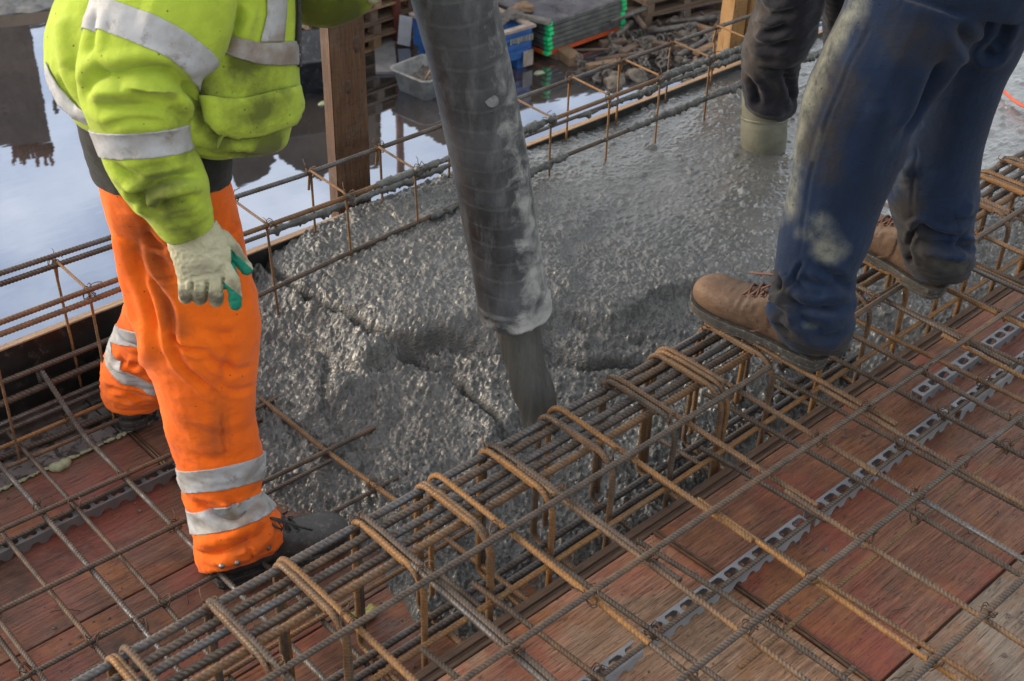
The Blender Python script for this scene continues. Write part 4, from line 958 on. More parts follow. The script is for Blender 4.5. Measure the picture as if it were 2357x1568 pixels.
# the arm nearer to us hangs, the far one reaches for the hose
loft(b, [(560, -190, 690, -60, 2.22, .9), (640, -150, 760, 46, 2.28, .9), (720, -120, 812, 44, 2.30, .9), (790, -110, 850, 22, 2.32, .85), (830, -105, 872, -10, 2.33, .8)])
me = fuse(b, .0040, 4)
crumple(me, .005, (6, 6, 7), 9.2, ridge=False); crumple(me, .0015, (20, 20, 26), 3.9, ridge=False); bt = bvh(me)
folds_j = [(FM(z1p, (395, 335), (520, 345), (640, 325), (760, 330), (835, 380)), -.016, .014), (FM(z1p, (385, 460), (520, 490), (660, 480), (800, 520)), -.012, .013), (FM(z1p, (560, 400), (690, 430), (800, 470), (875, 520)), -.010, .011),
      (FM(z1p, (540, 380), (680, 380), (800, 420)), .010, .016), (FM(z1p, (480, 300), (420, 360), (370, 440)), -.010, .014), (FM(z1p, (820, 370), (870, 450), (860, 560)), -.012, .010),
      (FM(z1p, (590, 930), (660, 860), (780, 810), (900, 780)), -.013, .011), (FM(z1p, (690, 945), (760, 900), (900, 870)), -.014, .010), (FM(z1p, (500, 730), (600, 800), (740, 800), (860, 760)), -.011, .012), (FM(z1p, (560, 850), (640, 900), (680, 960)), -.011, .010),
      (FM(z1p, (700, 850), (820, 850), (930, 860)), .008, .012), (FM(z1p, (600, 760), (720, 750), (860, 720)), -.008, .010), (FM(z1p, (730, 1000), (820, 990), (950, 930)), -.006, .006), (FM(z1p, (430, 30), (410, 150), (400, 260)), -.008, .014),
      (FM(z1p, (760, 480), (830, 540), (900, 600)), -.008, .010), (FM(z1p, (300, 60), (290, 200), (330, 330)), .010, .022), (FM(z1p, (470, 560), (600, 540), (760, 545)), -.007, .009),
      (FM(z1p, (1080, 20), (1050, 130), (1000, 270)), -.010, .014), (FM(z1p, (1140, 20), (1110, 100), (1060, 190)), .006, .012), (FM(z1p, (900, 640), (1000, 600), (1080, 620), (1200, 600)), -.008, .010), (FM(z1p, (880, 660), (960, 690), (1080, 690), (1180, 700)), -.007, .009),
      (FM(z1p, (880, 360), (900, 480), (930, 620)), -.010, .012), (FM(z1p, (1020, 300), (1100, 330), (1200, 300)), -.005, .012), (FM(z1p, (620, 40), (760, 100), (900, 180)), .005, .03), (FM(z1p, (250, 330), (300, 430), (360, 500)), -.006, .012)]
torso_f = [q for q in folds_j if np.mean([p_[0] for p_ in q[0]]) > 452 or np.mean([p_[0] for p_ in q[0]]) < 165]
sleeve_f = [q for q in folds_j if not (np.mean([p_[0] for p_ in q[0]]) > 470 or np.mean([p_[0] for p_ in q[0]]) < 150)]
fold(me, bt, torso_f); bt = bvh(me)
paint(me, bt, 'dirt', [(FM(z1p, (900, 400), (980, 620), (1200, 690)), .035, .75), (FM(z1p, (1100, 330), (1250, 480), (1230, 640)), .04, .55), (FM(z1p, (700, 900), (850, 1050), (960, 940)), .04, .55), (FM(z1p, (600, 880), (800, 850)), .04, .4), (FM(z1p, (1420, 60), (1560, 60)), .06, .9), (FM(z1p, (1060, 270), (1300, 270)), .02, .5), (FM(z1p, (500, 700), (850, 700)), .03, .3)])
jac = link('jacket', me, m_ye, p1)
me_j, bt_j = me, bt
b = MB()
loft(b, [(250, -230, 500, -210, 1.98, .75), (232, -100, 545, -40, 1.97, .72), (205, 20, 530, 80, 1.98, .74), (185, 110, 498, 150, 1.99, .76), (178, 165, 452, 190, 2.0, .8), (186, 215, 449, 240, 2.01, .82), (206, 285, 442, 290, 2.03, .84), (228, 345, 447, 340, 2.045, .84), (250, 390, 468, 378, 2.06, .84), (280, 435, 482, 420, 2.075, .84), (312, 478, 485, 455, 2.09, .84), (345, 512, 492, 485, 2.10, .84), (372, 548, 497, 503, 2.112, .82), (388, 560, 497, 518, 2.118, .80)])
me = fuse(b, .0040, 4); crumple(me, .004, (6, 6, 7), 19.2, ridge=False); crumple(me, .0015, (20, 20, 26), 3.9, ridge=False); bt = bvh(me); fold(me, bt, sleeve_f); bt = bvh(me)
paint(me, bt, 'dirt', [(FM(z1p, (700, 900), (850, 1050), (960, 940)), .035, .65), (FM(z1p, (600, 880), (800, 850)), .035, .4), (FM(z1p, (500, 700), (850, 700)), .03, .3), (FM(z1p, (820, 500), (850, 640)), .03, .4)])
slv = link('sleeve', me, m_ye, p1); me_s, bt_s = me, bt
A_, B_ = pair(bt_s, [(225, 305), (325, 304), (432, 290)], [(248, 365), (332, 368), (444, 337)])
dirtband(band(me_s, B_, A_, mat=m_tape, parent=slv), [(FM(z1p, (440, 600), (500, 720)), .02, .4)])
A_, B_ = pair(bt_s, [(285, 10), (374, 42), (470, 105)], [(225, 65), (312, 100), (425, 163)])
band(me_s, B_, A_, mat=m_tape, parent=slv)
A_, B_ = pair(bt_s, [(382, 520), (440, 525), (493, 492)], [(392, 553), (440, 553), (494, 514)])
band(me_s, B_, A_, off=.003, mat=m_ye, parent=slv, name='cuff')
me, bt = me_j, bt_j
ff = lambda c_: (c_.x - 1.0) > -99
lat = RC[:, 0] if False else (ray(2000, 784) - ray(1000, 784)); lat = lat / np.linalg.norm(lat)
xc = float(np.dot(at(470, 150, 2.14), lat))
dirtband(patch(bt, [(520, 82), (556, 88), (598, 99), (640, 99), (688, 93), (689, 148), (640, 150), (588, 144), (520, 124)], .004, .002, 'reflective_band', m_tape, jac), [(FM(z1p, (1050, 200), (1310, 260)), .04, .75)])
dirtband(patch(bt, FM(z1p, (1195, -120), (1200, 60), (1170, 188), (1272, 188), (1282, 60), (1288, -120)), .004, .002, 'reflective_band', m_tape, jac), [(FM(z1p, (1190, 80), (1270, 180)), .03, .7)])
patch(bt, [(109, 142), (118, 165), (140, 203), (172, 238), (206, 262), (208, 286), (172, 270), (138, 240), (116, 200), (108, 168)], .004, .002, 'reflective_band', m_tape, jac)
dirtband(patch(bt, [(528, 362), (560, 366), (600, 360), (612, 368), (585, 380), (545, 380)], .003, .002, 'reflective_band', m_tape, jac), [(((530, 370), (600, 370)), .03, .7)])
pk = patch(bt, FM(z1p, (915, 425), (1000, 445), (1100, 440), (1230, 410), (1335, 388), (1358, 495), (1325, 548), (1180, 595), (1080, 608), (1000, 606), (940, 540)), .009, .004, 'pocket_flap', m_ye, jac)
paint(pk.data, bvh(pk.data), 'dirt', [(FM(z1p, (1050, 500), (1150, 540)), .03, .5), (FM(z1p, (1280, 430), (1200, 480)), .03, .5)])
patch(bt, FM(z1p, (1325, -100), (1330, 60), (1326, 190), (1337, 300), (1348, 300), (1345, 100), (1350, -100)), .004, .003, 'zip', m_blk, jac)
# glove: knitted cream back, green dipped palm and fingertips
b = MB()
D0 = 2.155
loft(b, [(*hp(225, 330), *hp(700, 150), D0 - .03, .62), (*hp(238, 420), *hp(790, 300), D0 - .025, .5), (*hp(285, 560), *hp(835, 430), D0 - .02, .42), (*hp(318, 680), *hp(850, 600), D0 - .01, .38), (*hp(335, 790), *hp(880, 720), D0, .34), (*hp(360, 850), *hp(860, 790), D0 + .004, .22)], n=24, m=4)
chain(b, hand_pts(hp, [(400, 700, D0 - .006, .0116), (398, 800, D0 + .000, .0114), (402, 872, D0 + .012, .0114), (410, 880, D0 + .035, .0120), (420, 820, D0 + .050, .0115)]))
chain(b, hand_pts(hp, [(530, 700, D0 - .010, .0118), (538, 800, D0 - .004, .0117), (535, 882, D0 + .012, .0116), (545, 890, D0 + .038, .0122), (555, 820, D0 + .054, .0115)]))
chain(b, hand_pts(hp, [(680, 690, D0 - .010, .0118), (692, 800, D0 - .006, .0117), (690, 895, D0 + .010, .0118), (700, 905, D0 + .036, .0125), (705, 830, D0 + .052, .0118)]))
chain(b, hand_pts(hp, [(810, 600, D0 - .012, .0128), (850, 720, D0 - .010, .0124), (872, 840, D0 - .002, .0114), (880, 900, D0 + .004, .0122), (882, 950, D0 + .008, .0112)]))
chain(b, hand_pts(hp, [(740, 330, D0 - .01, .018), (850, 440, D0 + .002, .0155), (930, 540, D0 + .006, .0118), (985, 610, D0 + .006, .0118)]))
me = fuse(b, .0017, 3)
crumple(me, .0016, (70, 70, 90), 2.0)
btg = bvh(me); fold(me, btg, [(FM(hp, (466, 740), (466, 830), (468, 925)), -.006, .0042), (FM(hp, (610, 740), (612, 830), (614, 930)), -.006, .0042), (FM(hp, (765, 700), (775, 780), (800, 880)), -.005, .004), (FM(hp, (430, 700), (560, 680), (700, 650)), -.0015, .004), (FM(hp, (840, 380), (850, 450), (860, 520)), -.003, .005), (FM(hp, (700, 660), (740, 620), (780, 560)), -.002, .004)])
P = vco(me); N = vno(me); vd = np.array([r_ for r_ in -ray(520, 640)]); vd = vd / np.linalg.norm(vd)
def seg_g(pts, wid): d, _ = segdist(P, np.array([at(*hp(x, y), d_) for x, y, d_ in pts])); return np.exp(-(d / wid) ** 4)
gr = np.clip(-(N @ vd) * 4 - .35, 0, 1)
cc = (P - CO) @ RC; ix = (CX + F * cc[:, 0] / -cc[:, 2]); iy = (CY - F * cc[:, 1] / -cc[:, 2]); hx = (ix * 1.0607 - 350) * 3.92; hy = (iy * 1.0607 - 500) * 3.92
gr = np.maximum(gr, ((hy > 748 + np.clip(hx - 775, -20, 200) * .80) & (hx > 765) & (hy > 700)).astype(float))
gr = np.maximum(gr, ((hy > 425 + np.clip(hx - 835, -50, 300) * .92) & (hx > 836) & (hy < 690) & (hx + (690 - hy) * .6 > 915)).astype(float))
a_ = me.attributes.new('green', 'FLOAT', 'POINT'); a_.data.foreach_set('value', np.clip(gr, 0, 1).astype(np.float32))
bt = bvh(me)
paint(me, bt, 'dirt', [(FM(hp, (350, 850), (430, 920)), .012, .9), (FM(hp, (500, 870), (570, 920)), .012, .9), (FM(hp, (650, 880), (730, 930)), .013, .9), (FM(hp, (850, 760), (900, 850)), .012, .7), (FM(hp, (890, 420), (960, 520)), .010, .7), (FM(hp, (420, 640), (520, 620)), .012, .40), (FM(hp, (600, 590), (720, 630)), .012, .40)])
t = NT('glove_knit'); p = t.geo(); n2 = t.noise(p, 60, 5, .7)
c = t.mix(t.ramp(n2, [(.35, 0), (.7, 1)]), (.33, .31, .20), (.43, .41, .29))
c = t.mix(t.math('MULTIPLY', t.ramp(t.math('ADD', t.attr('dirt'), t.math('SUBTRACT', n2, .55)), [(.1, 0), (.8, 1)]), .85), c, (.10, .085, .065))
c = t.mix(t.ramp(t.attr('green'), [(.42, 0), (.52, 1)]), c, (.008, .165, .105))
m_gl = t.fin(c, .8, 0, t.bump(t.math('ADD', t.noise(p, 900, 2, .5), t.noise(p, 90, 4, .6)), .5, .0015), .3)
link('glove', me, m_gl, p1)
# the far hand closes on the hose above the frame
b = MB(); q0 = at(885, -62, 2.27)
for k in range(4):
    zz = .018 * k; rr_ = []
    for a in np.linspace(-2.6, .5, 7): rr_.append((q0[0] + .045 + .088 * math.cos(a + 2.0), q0[1] - .05 + .088 * math.sin(a + 2.0), q0[2] + .03 - .024 * k, .0125))
    chain(b, rr_, 10)
chain(b, [(*(q0 + [-.01, .03, .0]), .035), (*(q0 + [.02, 0, .0]), .034)])
link('glove', fuse(b, .004, 3), m_gl, p1)
m_bb = m_simple('boot_black', (.022, .021, .021), (.055, .05, .046), 30, .5, 0, 220, .001, spots=(.12, .11, .10))
m_lb = m_simple('lace_black', (.02, .02, .02), (.04, .035, .03), 90, .8)
hl = gz(470, 1338, .0); tp = gz(780, 1232, .01); dr = (tp - hl)[:2]; dr /= np.linalg.norm(dr)
bp = np.array([hl[0], hl[1]]) + dr * .108 + np.array([-dr[1], dr[0]]) * -.010
boot(p1, (bp[0], bp[1], .020), dr, m_bb, m_lb, L=.97, shaft=.10)
q = gz(300, 905, .07); boot(p1, (q[0] + .005, q[1] + .012, .028), (.45, .9), m_bb, m_lb, pitch=-.05, shaft=.09, L=.92)
hd, hm = body(p1, at(380, 380, 2.26), at(450, -360, 1.99), [[at(440, 560, 2.38), at(470, 850, 2.52), at(540, 1250, 2.64)], [at(370, 560, 2.5), at(350, 740, 2.75), at(305, 890, 3.0)]], (.7, -.1, -.5))
link('helmet', hm, m_simple('helmet_white', (.6, .6, .58), (.7, .7, .68), 5, .35), p1)

# ---------------- worker in blue trousers, seen from the side
p2 = thing('person', 'person in worn dark blue work trousers and tan laced shoes standing on the beam cage', 'person', (2.15, 1.2, .38))
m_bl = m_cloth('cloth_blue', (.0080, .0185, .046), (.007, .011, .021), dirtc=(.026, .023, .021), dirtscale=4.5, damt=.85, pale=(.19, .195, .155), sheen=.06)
b = MB()
loft(b, [(1990, -420, 2400, -380, 2.24, .75), (1985, -260, 2420, -200, 2.27, .8), (1975, -120, 2430, -40, 2.31, .80), (1968, -40, 2400, 40, 2.34, .72)])
loft(b, [(1962, -60, 2270, 40, 2.30, .85), (1940, 20, 2235, 110, 2.33, .85), (1900, 105, 2188, 165, 2.37, .85), (1862, 190, 2135, 225, 2.41, .85), (1840, 265, 2095, 300, 2.45, .85), (1824, 370, 2063, 395, 2.49, .85), (1808, 470, 2026, 480, 2.53, .85), (1792, 560, 2000, 565, 2.56, .85), (1782, 625, 1970, 630, 2.585, .86), (1770, 672, 1968, 700, 2.60, .88), (1768, 722, 1965, 745, 2.61, .88), (1790, 770, 1952, 790, 2.62, .86), (1822, 800, 1938, 815, 2.625, .8)])
loft(b, [(2150, -60, 2420, 0, 2.44, .85), (2140, 60, 2375, 60, 2.50, .85), (2112, 200, 2310, 180, 2.58, .85), (2085, 310, 2275, 290, 2.65, .85), (2048, 400, 2250, 400, 2.72, .85), (2042, 450, 2250, 445, 2.75, .85), (2054, 505, 2238, 500, 2.79, .85), (2064, 545, 2236, 545, 2.81, .86), (2078, 590, 2242, 590, 2.83, .86), (2098, 630, 2232, 628, 2.845, .84), (2125, 652, 2215, 650, 2.85, .8)])
me = fuse(b, .0040, 6); crumple(me, .004, (6, 6, 7), 12.2, ridge=False); bt = bvh(me)
def pr_(x, y): return ((1700 + x / 1.65) / 1.0607, (y / 1.65) / 1.0607)
def zcp(x, y): return ((1900 + x / 2.613) / 1.0607, (350 + y / 2.613) / 1.0607)
def z7p(x, y): return ((1300 + x / 2.614) / 1.0607, (650 + y / 2.614) / 1.0607)
fo = [(FM(pr_, (735, 5), (690, 130), (640, 230), (580, 360), (530, 480), (490, 600), (455, 740), (435, 880), (420, 1000), (410, 1080)), -.0018, .0045),
      (FM(pr_, (720, 20), (630, 220), (570, 360), (515, 490), (478, 600), (445, 740)), .0012, .006),
      (FM(pr_, (940, 350), (905, 500), (890, 620), (872, 760), (872, 870)), -.0018, .0045), (FM(pr_, (1000, 230), (960, 330), (900, 440), (830, 560)), -.016, .020),
      (FM(pr_, (820, 600), (860, 680), (850, 740)), .014, .014), (FM(pr_, (790, 640), (830, 720)), .010, .012), (FM(pr_, (430, 1050), (390, 1120), (355, 1190)), -.006, .005),
      (FM(z7p, (1525, 10), (1560, 60), (1585, 120), (1560, 150)), -.016, .010), (FM(z7p, (1620, 190), (1700, 250), (1850, 270), (2050, 260)), -.016, .012), (FM(z7p, (1640, 60), (1760, 170), (1880, 200)), -.010, .012),
      (FM(z7p, (1500, 190), (1560, 280), (1610, 330), (1640, 380)), -.014, .012), (FM(z7p, (1640, 280), (1720, 330), (1800, 380), (1860, 440)), -.012, .014), (FM(z7p, (1560, 240), (1640, 250), (1700, 290)), .009, .010), (FM(z7p, (1600, 370), (1650, 330), (1660, 300)), .010, .009),
      (FM(z7p, (1500, 130), (1540, 200), (1620, 220)), .010, .012), (FM(z7p, (1700, 60), (1820, 120), (1960, 130)), -.008, .012), (FM(z7p, (1750, 420), (1850, 460), (1980, 420)), -.007, .014), (FM(z7p, (1560, 300), (1590, 380), (1660, 450)), -.008, .010), (FM(z7p, (1900, 60), (1980, 120), (2040, 130)), -.008, .012),
      (FM(zcp, (860, 480), (960, 560), (1060, 590), (1170, 590)), -.014, .012), (FM(zcp, (900, 510), (850, 590), (830, 680)), -.008, .007), (FM(zcp, (720, 460), (840, 480), (900, 530)), .010, .016), (FM(zcp, (900, 620), (1050, 640), (1180, 670), (1240, 690)), -.014, .012), (FM(zcp, (1160, 590), (1170, 640), (1240, 660)), -.010, .010),
      (FM(zcp, (740, 560), (780, 620), (830, 700), (840, 780)), -.008, .010), (FM(zcp, (870, 640), (960, 700), (1100, 720), (1200, 740)), .008, .014), (FM(zcp, (1260, 470), (1180, 500), (1130, 520)), -.010, .012), (FM(zcp, (1150, 480), (1200, 430), (1240, 360)), .007, .014),
      (FM(zcp, (1000, 760), (1100, 790), (1200, 770)), -.006, .014), (FM(zcp, (150, 480), (300, 560), (420, 700)), .004, .02), (FM(zcp, (240, 760), (330, 840), (440, 850)), -.006, .012), (FM(pr_, (600, 200), (700, 330), (780, 500)), .008, .03), (FM(pr_, (860, 80), (800, 300), (740, 520), (680, 760)), .007, .03), (FM(pr_, (1040, 60), (1100, 180), (1180, 220), (1240, 160)), -.012, .014), (FM(pr_, (1320, 40), (1240, 120), (1160, 210)), -.010, .014)]
crumple(me, .006, (8, 8, 34), 5.2, zmask(.46, .62)); bt = bvh(me); fold(me, bt, fo); bt = bvh(me)
paint(me, bt, 'pale', [(FM(pr_, (640, 20), (560, 150), (495, 290), (440, 420), (405, 560), (390, 700), (370, 820)), .030, .95), (FM(pr_, (360, 600), (385, 740)), .02, .3), (FM(pr_, (345, 900), (320, 1040)), .012, .25), (FM(zcp, (270, 520), (310, 620), (330, 690)), .024, .6), (FM(zcp, (270, 680), (340, 700), (400, 690)), .020, .55), (FM(zcp, (120, 580), (200, 590)), .012, .45), (FM(zcp, (790, 230), (760, 300)), .016, .3), (FM(zcp, (1000, 750), (1160, 780)), .02, .3), (FM(z7p, (1740, 375), (1800, 385)), .008, .5), (FM(pr_, (500, 520), (470, 640)), .006, .35)])  # cream left edge: sunlit rim and dust, both painted into the cloth colour
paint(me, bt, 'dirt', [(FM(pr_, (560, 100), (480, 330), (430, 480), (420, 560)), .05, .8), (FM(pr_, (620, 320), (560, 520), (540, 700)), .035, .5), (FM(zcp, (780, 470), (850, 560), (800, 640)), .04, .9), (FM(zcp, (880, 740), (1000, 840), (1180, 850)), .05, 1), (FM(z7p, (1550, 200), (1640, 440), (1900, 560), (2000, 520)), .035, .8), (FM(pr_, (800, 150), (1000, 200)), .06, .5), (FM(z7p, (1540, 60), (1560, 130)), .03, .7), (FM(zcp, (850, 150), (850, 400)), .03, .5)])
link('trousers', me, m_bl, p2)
m_tan = m_cloth('leather_tan', (.100, .064, .045), (.050, .034, .024), dirtc=(.05, .035, .025), dirtscale=16, damt=.4, pale=(.17, .10, .058), rough=.5, weave=500, sheen=0)
m_lt = m_simple('lace_brown', (.07, .03, .02), (.11, .05, .035), 90, .8)
def shoe(hx, hy, tx, ty, z, pitch, L, z2=None):
    h_ = gz(hx, hy, z); t_ = gz(tx, ty, z2 or z); d_ = (t_ - h_)[:2]; d_ /= np.linalg.norm(d_)
    return h_, d_
h_, d_ = shoe(1905, 812, 1606, 720, .40, 0, 1)
print('shoe', h_, d_)
boot(p2, (1.925, 1.205, .417), (-.16, .98), m_tan, m_lt, pitch=.075, L=1.06, shaft=.085)
boot(p2, (2.375, 1.195, .417), (.10, .98), m_tan, m_lt, pitch=.075, L=1.05, shaft=.085)
b = MB(); hipc = at(2190, -260, 2.27)
chain(b, [(*(hipc + [0, 0, .0]), .155), (*(hipc + [-.02, .05, .22]), .165), (*(hipc + [-.03, .12, .42]), .17), (*(hipc + [-.03, .16, .50]), .09)], 24)
for s in (-1, 1):
    chain(b, [(*(hipc + [s * .15, .12, .42]), .075), (*(hipc + [s * .24, .22, .22]), .06), (*(hipc + [s * .20, .42, .10]), .05)], 16)
me = fuse(b, .009, 4); crumple(me, .012, (9, 9, 14), 3); link('sweater', me, m_cloth('cloth_navy', (.02, .024, .035), (.012, .013, .016), sheen=.2), p2)
b = MB()
for s in (-1, 1):
    w_ = hipc + [s * .20, .45, .09]; chain(b, [(*w_, .032), (*(w_ + [-s * .01, .06, -.01]), .036)], 12)
    for k in range(4): chain(b, [(*(w_ + [s * (.028 - .018 * k), .08, .0]), .0105), (*(w_ + [s * (.030 - .019 * k), .125, -.01]), .0095), (*(w_ + [s * (.028 - .018 * k), .135, -.045]), .0085)], 8)
    chain(b, [(*(w_ + [-s * .02, .03, .0]), .013), (*(w_ + [-s * .055, .07, -.02]), .0105), (*(w_ + [-s * .055, .10, -.035]), .0095)], 8)
link('glove', fuse(b, .004, 3), m_gl, p2)
hd, hm = body(p2, at(2190, -230, 2.28), hipc + np.array([-.03, .17, .53]), [[at(2080, 100, 2.35), at(1930, 480, 2.55), at(1870, 740, 2.61)], [at(2240, 100, 2.52), at(2140, 450, 2.75), at(2160, 610, 2.84)]], (-.1, .95, -.3))
link('helmet', hm, m_simple('helmet_blue', (.02, .06, .2), (.03, .08, .25), 5, .35), p2)

# ---------------- third worker in rubber boots standing in the concrete
p3 = thing('person', 'person in dark trousers and olive rubber boots standing ankle deep in the wet concrete', 'person', (3.15, 2.08, .15))
m_dk = m_cloth('cloth_charcoal', (.010, .010, .015), (.007, .007, .010), dirtc=(.055, .045, .038), dirtscale=7, damt=.6, sheen=.12, pale=(.13, .115, .10))
b = MB()
loft(b, [(1765, -520, 2010, -520, 3.38, .8), (1760, -330, 2020, -300, 3.46, .8), (1765, -160, 2010, -120, 3.55, .7)])
loft(b, [(1764, -220, 1915, -180, 3.5, .9), (1752, -60, 1905, -30, 3.6, .9), (1738, 20, 1892, 40, 3.67, .9), (1712, 95, 1868, 100, 3.73, .9), (1708, 145, 1842, 145, 3.77, .9), (1710, 195, 1832, 190, 3.81, .9), (1716, 238, 1832, 240, 3.85, .9), (1728, 258, 1822, 262, 3.87, .85)])
loft(b, [(1880, -220, 2010, -180, 3.55, .9), (1890, -60, 2010, -30, 3.7, .9), (1895, 60, 2000, 80, 3.85, .9), (1900, 160, 1990, 165, 3.95, .9), (1903, 215, 1988, 218, 4.02, .9)])
me = fuse(b, .007, 4); crumple(me, .009, (9, 9, 16), 21.2); bt = bvh(me)
fold(me, bt, [(FM(pr_, (230, 110), (300, 130), (380, 90)), -.016, .016), (FM(pr_, (215, 160), (290, 190), (400, 160)), -.014, .016), (FM(pr_, (215, 265), (300, 280), (400, 270)), -.006, .008), (FM(pr_, (200, 300), (240, 370), (245, 430)), -.012, .014), (FM(pr_, (350, 280), (380, 350), (395, 420)), -.014, .014), (FM(pr_, (250, 40), (330, 60), (420, 30)), -.012, .016), (FM(pr_, (200, 410), (280, 450), (360, 455)), .010, .012)])
bt = bvh(me)
paint(me, bt, 'dirt', [(FM(pr_, (260, 40), (215, 150), (200, 230), (205, 300)), .035, .9), (FM(pr_, (230, 240), (330, 260)), .03, .4)])
paint(me, bt, 'pale', [(FM(pr_, (250, 60), (205, 180)), .02, .35)])
link('trousers', me, m_dk, p3)
m_rub = m_simple('rubber_olive', (.095, .095, .068), (.15, .148, .112), 16, .5, 0, 60, .002, spots=(.16, .155, .13))
def welly(rows, toe):
    b = MB(); loft(b, rows, n=32, ratio=.95); c_ = (at(rows[-1][0], rows[-1][1], rows[-1][4]) + at(rows[-1][2], rows[-1][3], rows[-1][4])) / 2
    chain(b, [(c_[0], c_[1], .17, .055), (c_[0] + toe[0] * .1, c_[1] + toe[1] * .1, .10, .05), (c_[0] + toe[0] * .2, c_[1] + toe[1] * .2, .09, .045)], 16)
    me = fuse(b, .005, 4); crumple(me, .003, (5, 5, 12), 3.0, ridge=False); o = link('rubber_boot', me, m_rub, p3)
    return me, o
me, o = welly([(1708, 205, 1826, 215, 3.86, .95), (1706, 250, 1816, 258, 3.89, .95), (1705, 300, 1812, 308, 3.93, .95), (1704, 352, 1806, 360, 3.98, .95), (1706, 372, 1802, 378, 4.0, .95)], (.3, .9))
bt = bvh(me); A_, B_ = pair(bt, [(1712, 272), (1760, 281), (1808, 278)], [(1712, 277), (1760, 286), (1808, 283)])
band(me, B_, A_, off=.0025, mat=m_rub, parent=o, name='boot_rim')
welly([(1905, 175, 1985, 180, 4.0, .95), (1903, 230, 1980, 235, 4.06, .95), (1903, 290, 1978, 295, 4.12, .95)], (.3, .9))
b = MB(); hc = at(1885, -420, 3.42)
chain(b, [(*hc, .15), (*(hc + [-.02, .03, .24]), .165), (*(hc + [-.04, .05, .42]), .16), (*(hc + [-.04, .05, .52]), .08)], 24)
for s in (-1, 1): chain(b, [(*(hc + [s * .16, .05 - s * .05, .42]), .075), (*(hc + [s * .2, -.1, .2]), .06), (*(hc + [s * .1, -.32, .14]), .05)], 16)
me = fuse(b, .012, 4); crumple(me, .012, (9, 9, 14), 5); link('jacket', me, m_ye, p3)
b = MB()
for s in (-1, 1):
    w_ = hc + [s * .09, -.36, .13]; chain(b, [(*w_, .032), (*(w_ + [0, -.05, -.01]), .036)], 12)
    for k in range(4): chain(b, [(*(w_ + [s * (.028 - .018 * k), -.08, .0]), .0105), (*(w_ + [s * (.030 - .019 * k), -.12, -.01]), .0095), (*(w_ + [s * (.028 - .018 * k), -.13, -.045]), .0085)], 8)
    chain(b, [(*(w_ + [-s * .02, -.03, .0]), .013), (*(w_ + [-s * .055, -.07, -.02]), .0105)], 8)
link('glove', fuse(b, .005, 3), m_gl, p3)
hd, hm = body(p3, at(1885, -330, 3.44), hc + np.array([-.04, .05, .54]), [[at(1830, -60, 3.6), at(1780, 120, 3.76), at(1765, 300, 3.93)], [at(1950, -60, 3.7), at(1950, 100, 3.9), at(1943, 230, 4.05)]], (-.3, -.9, -.3))
link('helmet', hm, m_simple('helmet_yellow', (.6, .45, .02), (.7, .5, .03), 5, .35), p3)

# ================================================================== HOSE AND THE STREAM OF CONCRETE
hose = thing('concrete_hose', 'thick black rubber concrete pump hose hanging over the pour with a crusted mouth', 'hose', (1.45, 1.55, .5))
cl = [(*(at(1185, 722, 2.555)),), (*(at(1172, 640, 2.50)),), (*(at(1152, 520, 2.43)),), (*(at(1133, 400, 2.36)),), (*(at(1110, 285, 2.295)),), (*(at(1080, 140, 2.215)),), (*(at(1045, 0, 2.14)),), (*(at(1005, -150, 2.07)),), (*(at(960, -300, 2.0)),), (*(at(900, -500, 1.93)),), (*(at(820, -760, 1.85)),), (*(at(700, -1100, 1.8)),)]
P, s_ = resample(catmull(cl, 12), .0035); n = len(P); ns_ = 64
T = np.gradient(P, axis=0); T /= np.linalg.norm(T, axis=1)[:, None]; U = np.cross(T, RC @ np.array([0, 0, 1.0])); U /= np.linalg.norm(U, axis=1)[:, None]; Wv = np.cross(U, T)
th = np.arange(ns_) * 2 * np.pi / ns_; TT, SS = np.meshgrid(th, s_)
pit = .041; ph = ((SS + .020 * np.cos(TT - .6) + TT / (2 * np.pi) * pit) / pit) % 1; seam = np.exp(-((ph - .5) / .045) ** 2)
lump = fbm(SS * 8, np.cos(TT) * 2 + np.sin(TT) * 2 + 7, 3, 4)
rad = .0705 + .0004 * seam - .0008 * np.exp(-((ph - .58) / .03) ** 2) + .0010 * lump - .004 * sst(.9, 2.0, SS)
rad = np.where(SS < .045, .0735 + .0045 * fbm(SS * 40, TT * 3, 3, 66), rad)
rad = np.where(SS < .007, rad - .006 * (1 - SS / .007), rad)
V = P[:, None, :] + (U[:, None, :] * np.cos(TT)[..., None] + Wv[:, None, :] * np.sin(TT)[..., None]) * rad[..., None]
# a little inner wall at the mouth
inn = P[0] + (U[0] * np.cos(th)[:, None] + Wv[0] * np.sin(th)[:, None]) * .058; inn2 = P[12] + (U[12] * np.cos(th)[:, None] + Wv[12] * np.sin(th)[:, None]) * .056
V = np.concatenate([inn2[None], inn[None], V]); nn = len(V)
i = np.arange(nn - 1)[:, None] * ns_; k = np.arange(ns_)[None, :]; k2 = (k + 1) % ns_
me = mesh_np('hose', V.reshape(-1, 3), np.stack([i + k, i + k2, i + ns_ + k2, i + ns_ + k], -1).reshape(-1, 4))
def vattr(me, nm, val): a_ = me.attributes.new(nm, 'FLOAT', 'POINT'); a_.data.foreach_set('value', val.astype(np.float32).ravel())
z2_ = np.zeros((2, ns_)); vattr(me, 'seam', np.concatenate([z2_, seam]))
crust = np.exp(-(SS / .05) ** 4) * .50 + .52 * np.exp(-((SS - .08) / .20) ** 2) * np.clip(.45 + np.cos(TT + .1) * .9, 0, 1) + .50 * np.exp(-((SS - .42) / .30) ** 2) * np.clip(np.cos(TT) * 1.5, 0, 1)
crust = np.clip(crust - .8 * np.exp(-((TT - 3.9 + .4 * SS) / .28) ** 2) * (SS > .05) * (SS < .9), 0, 1.3)
vattr(me, 'crust', np.concatenate([np.ones((2, ns_)), crust]))
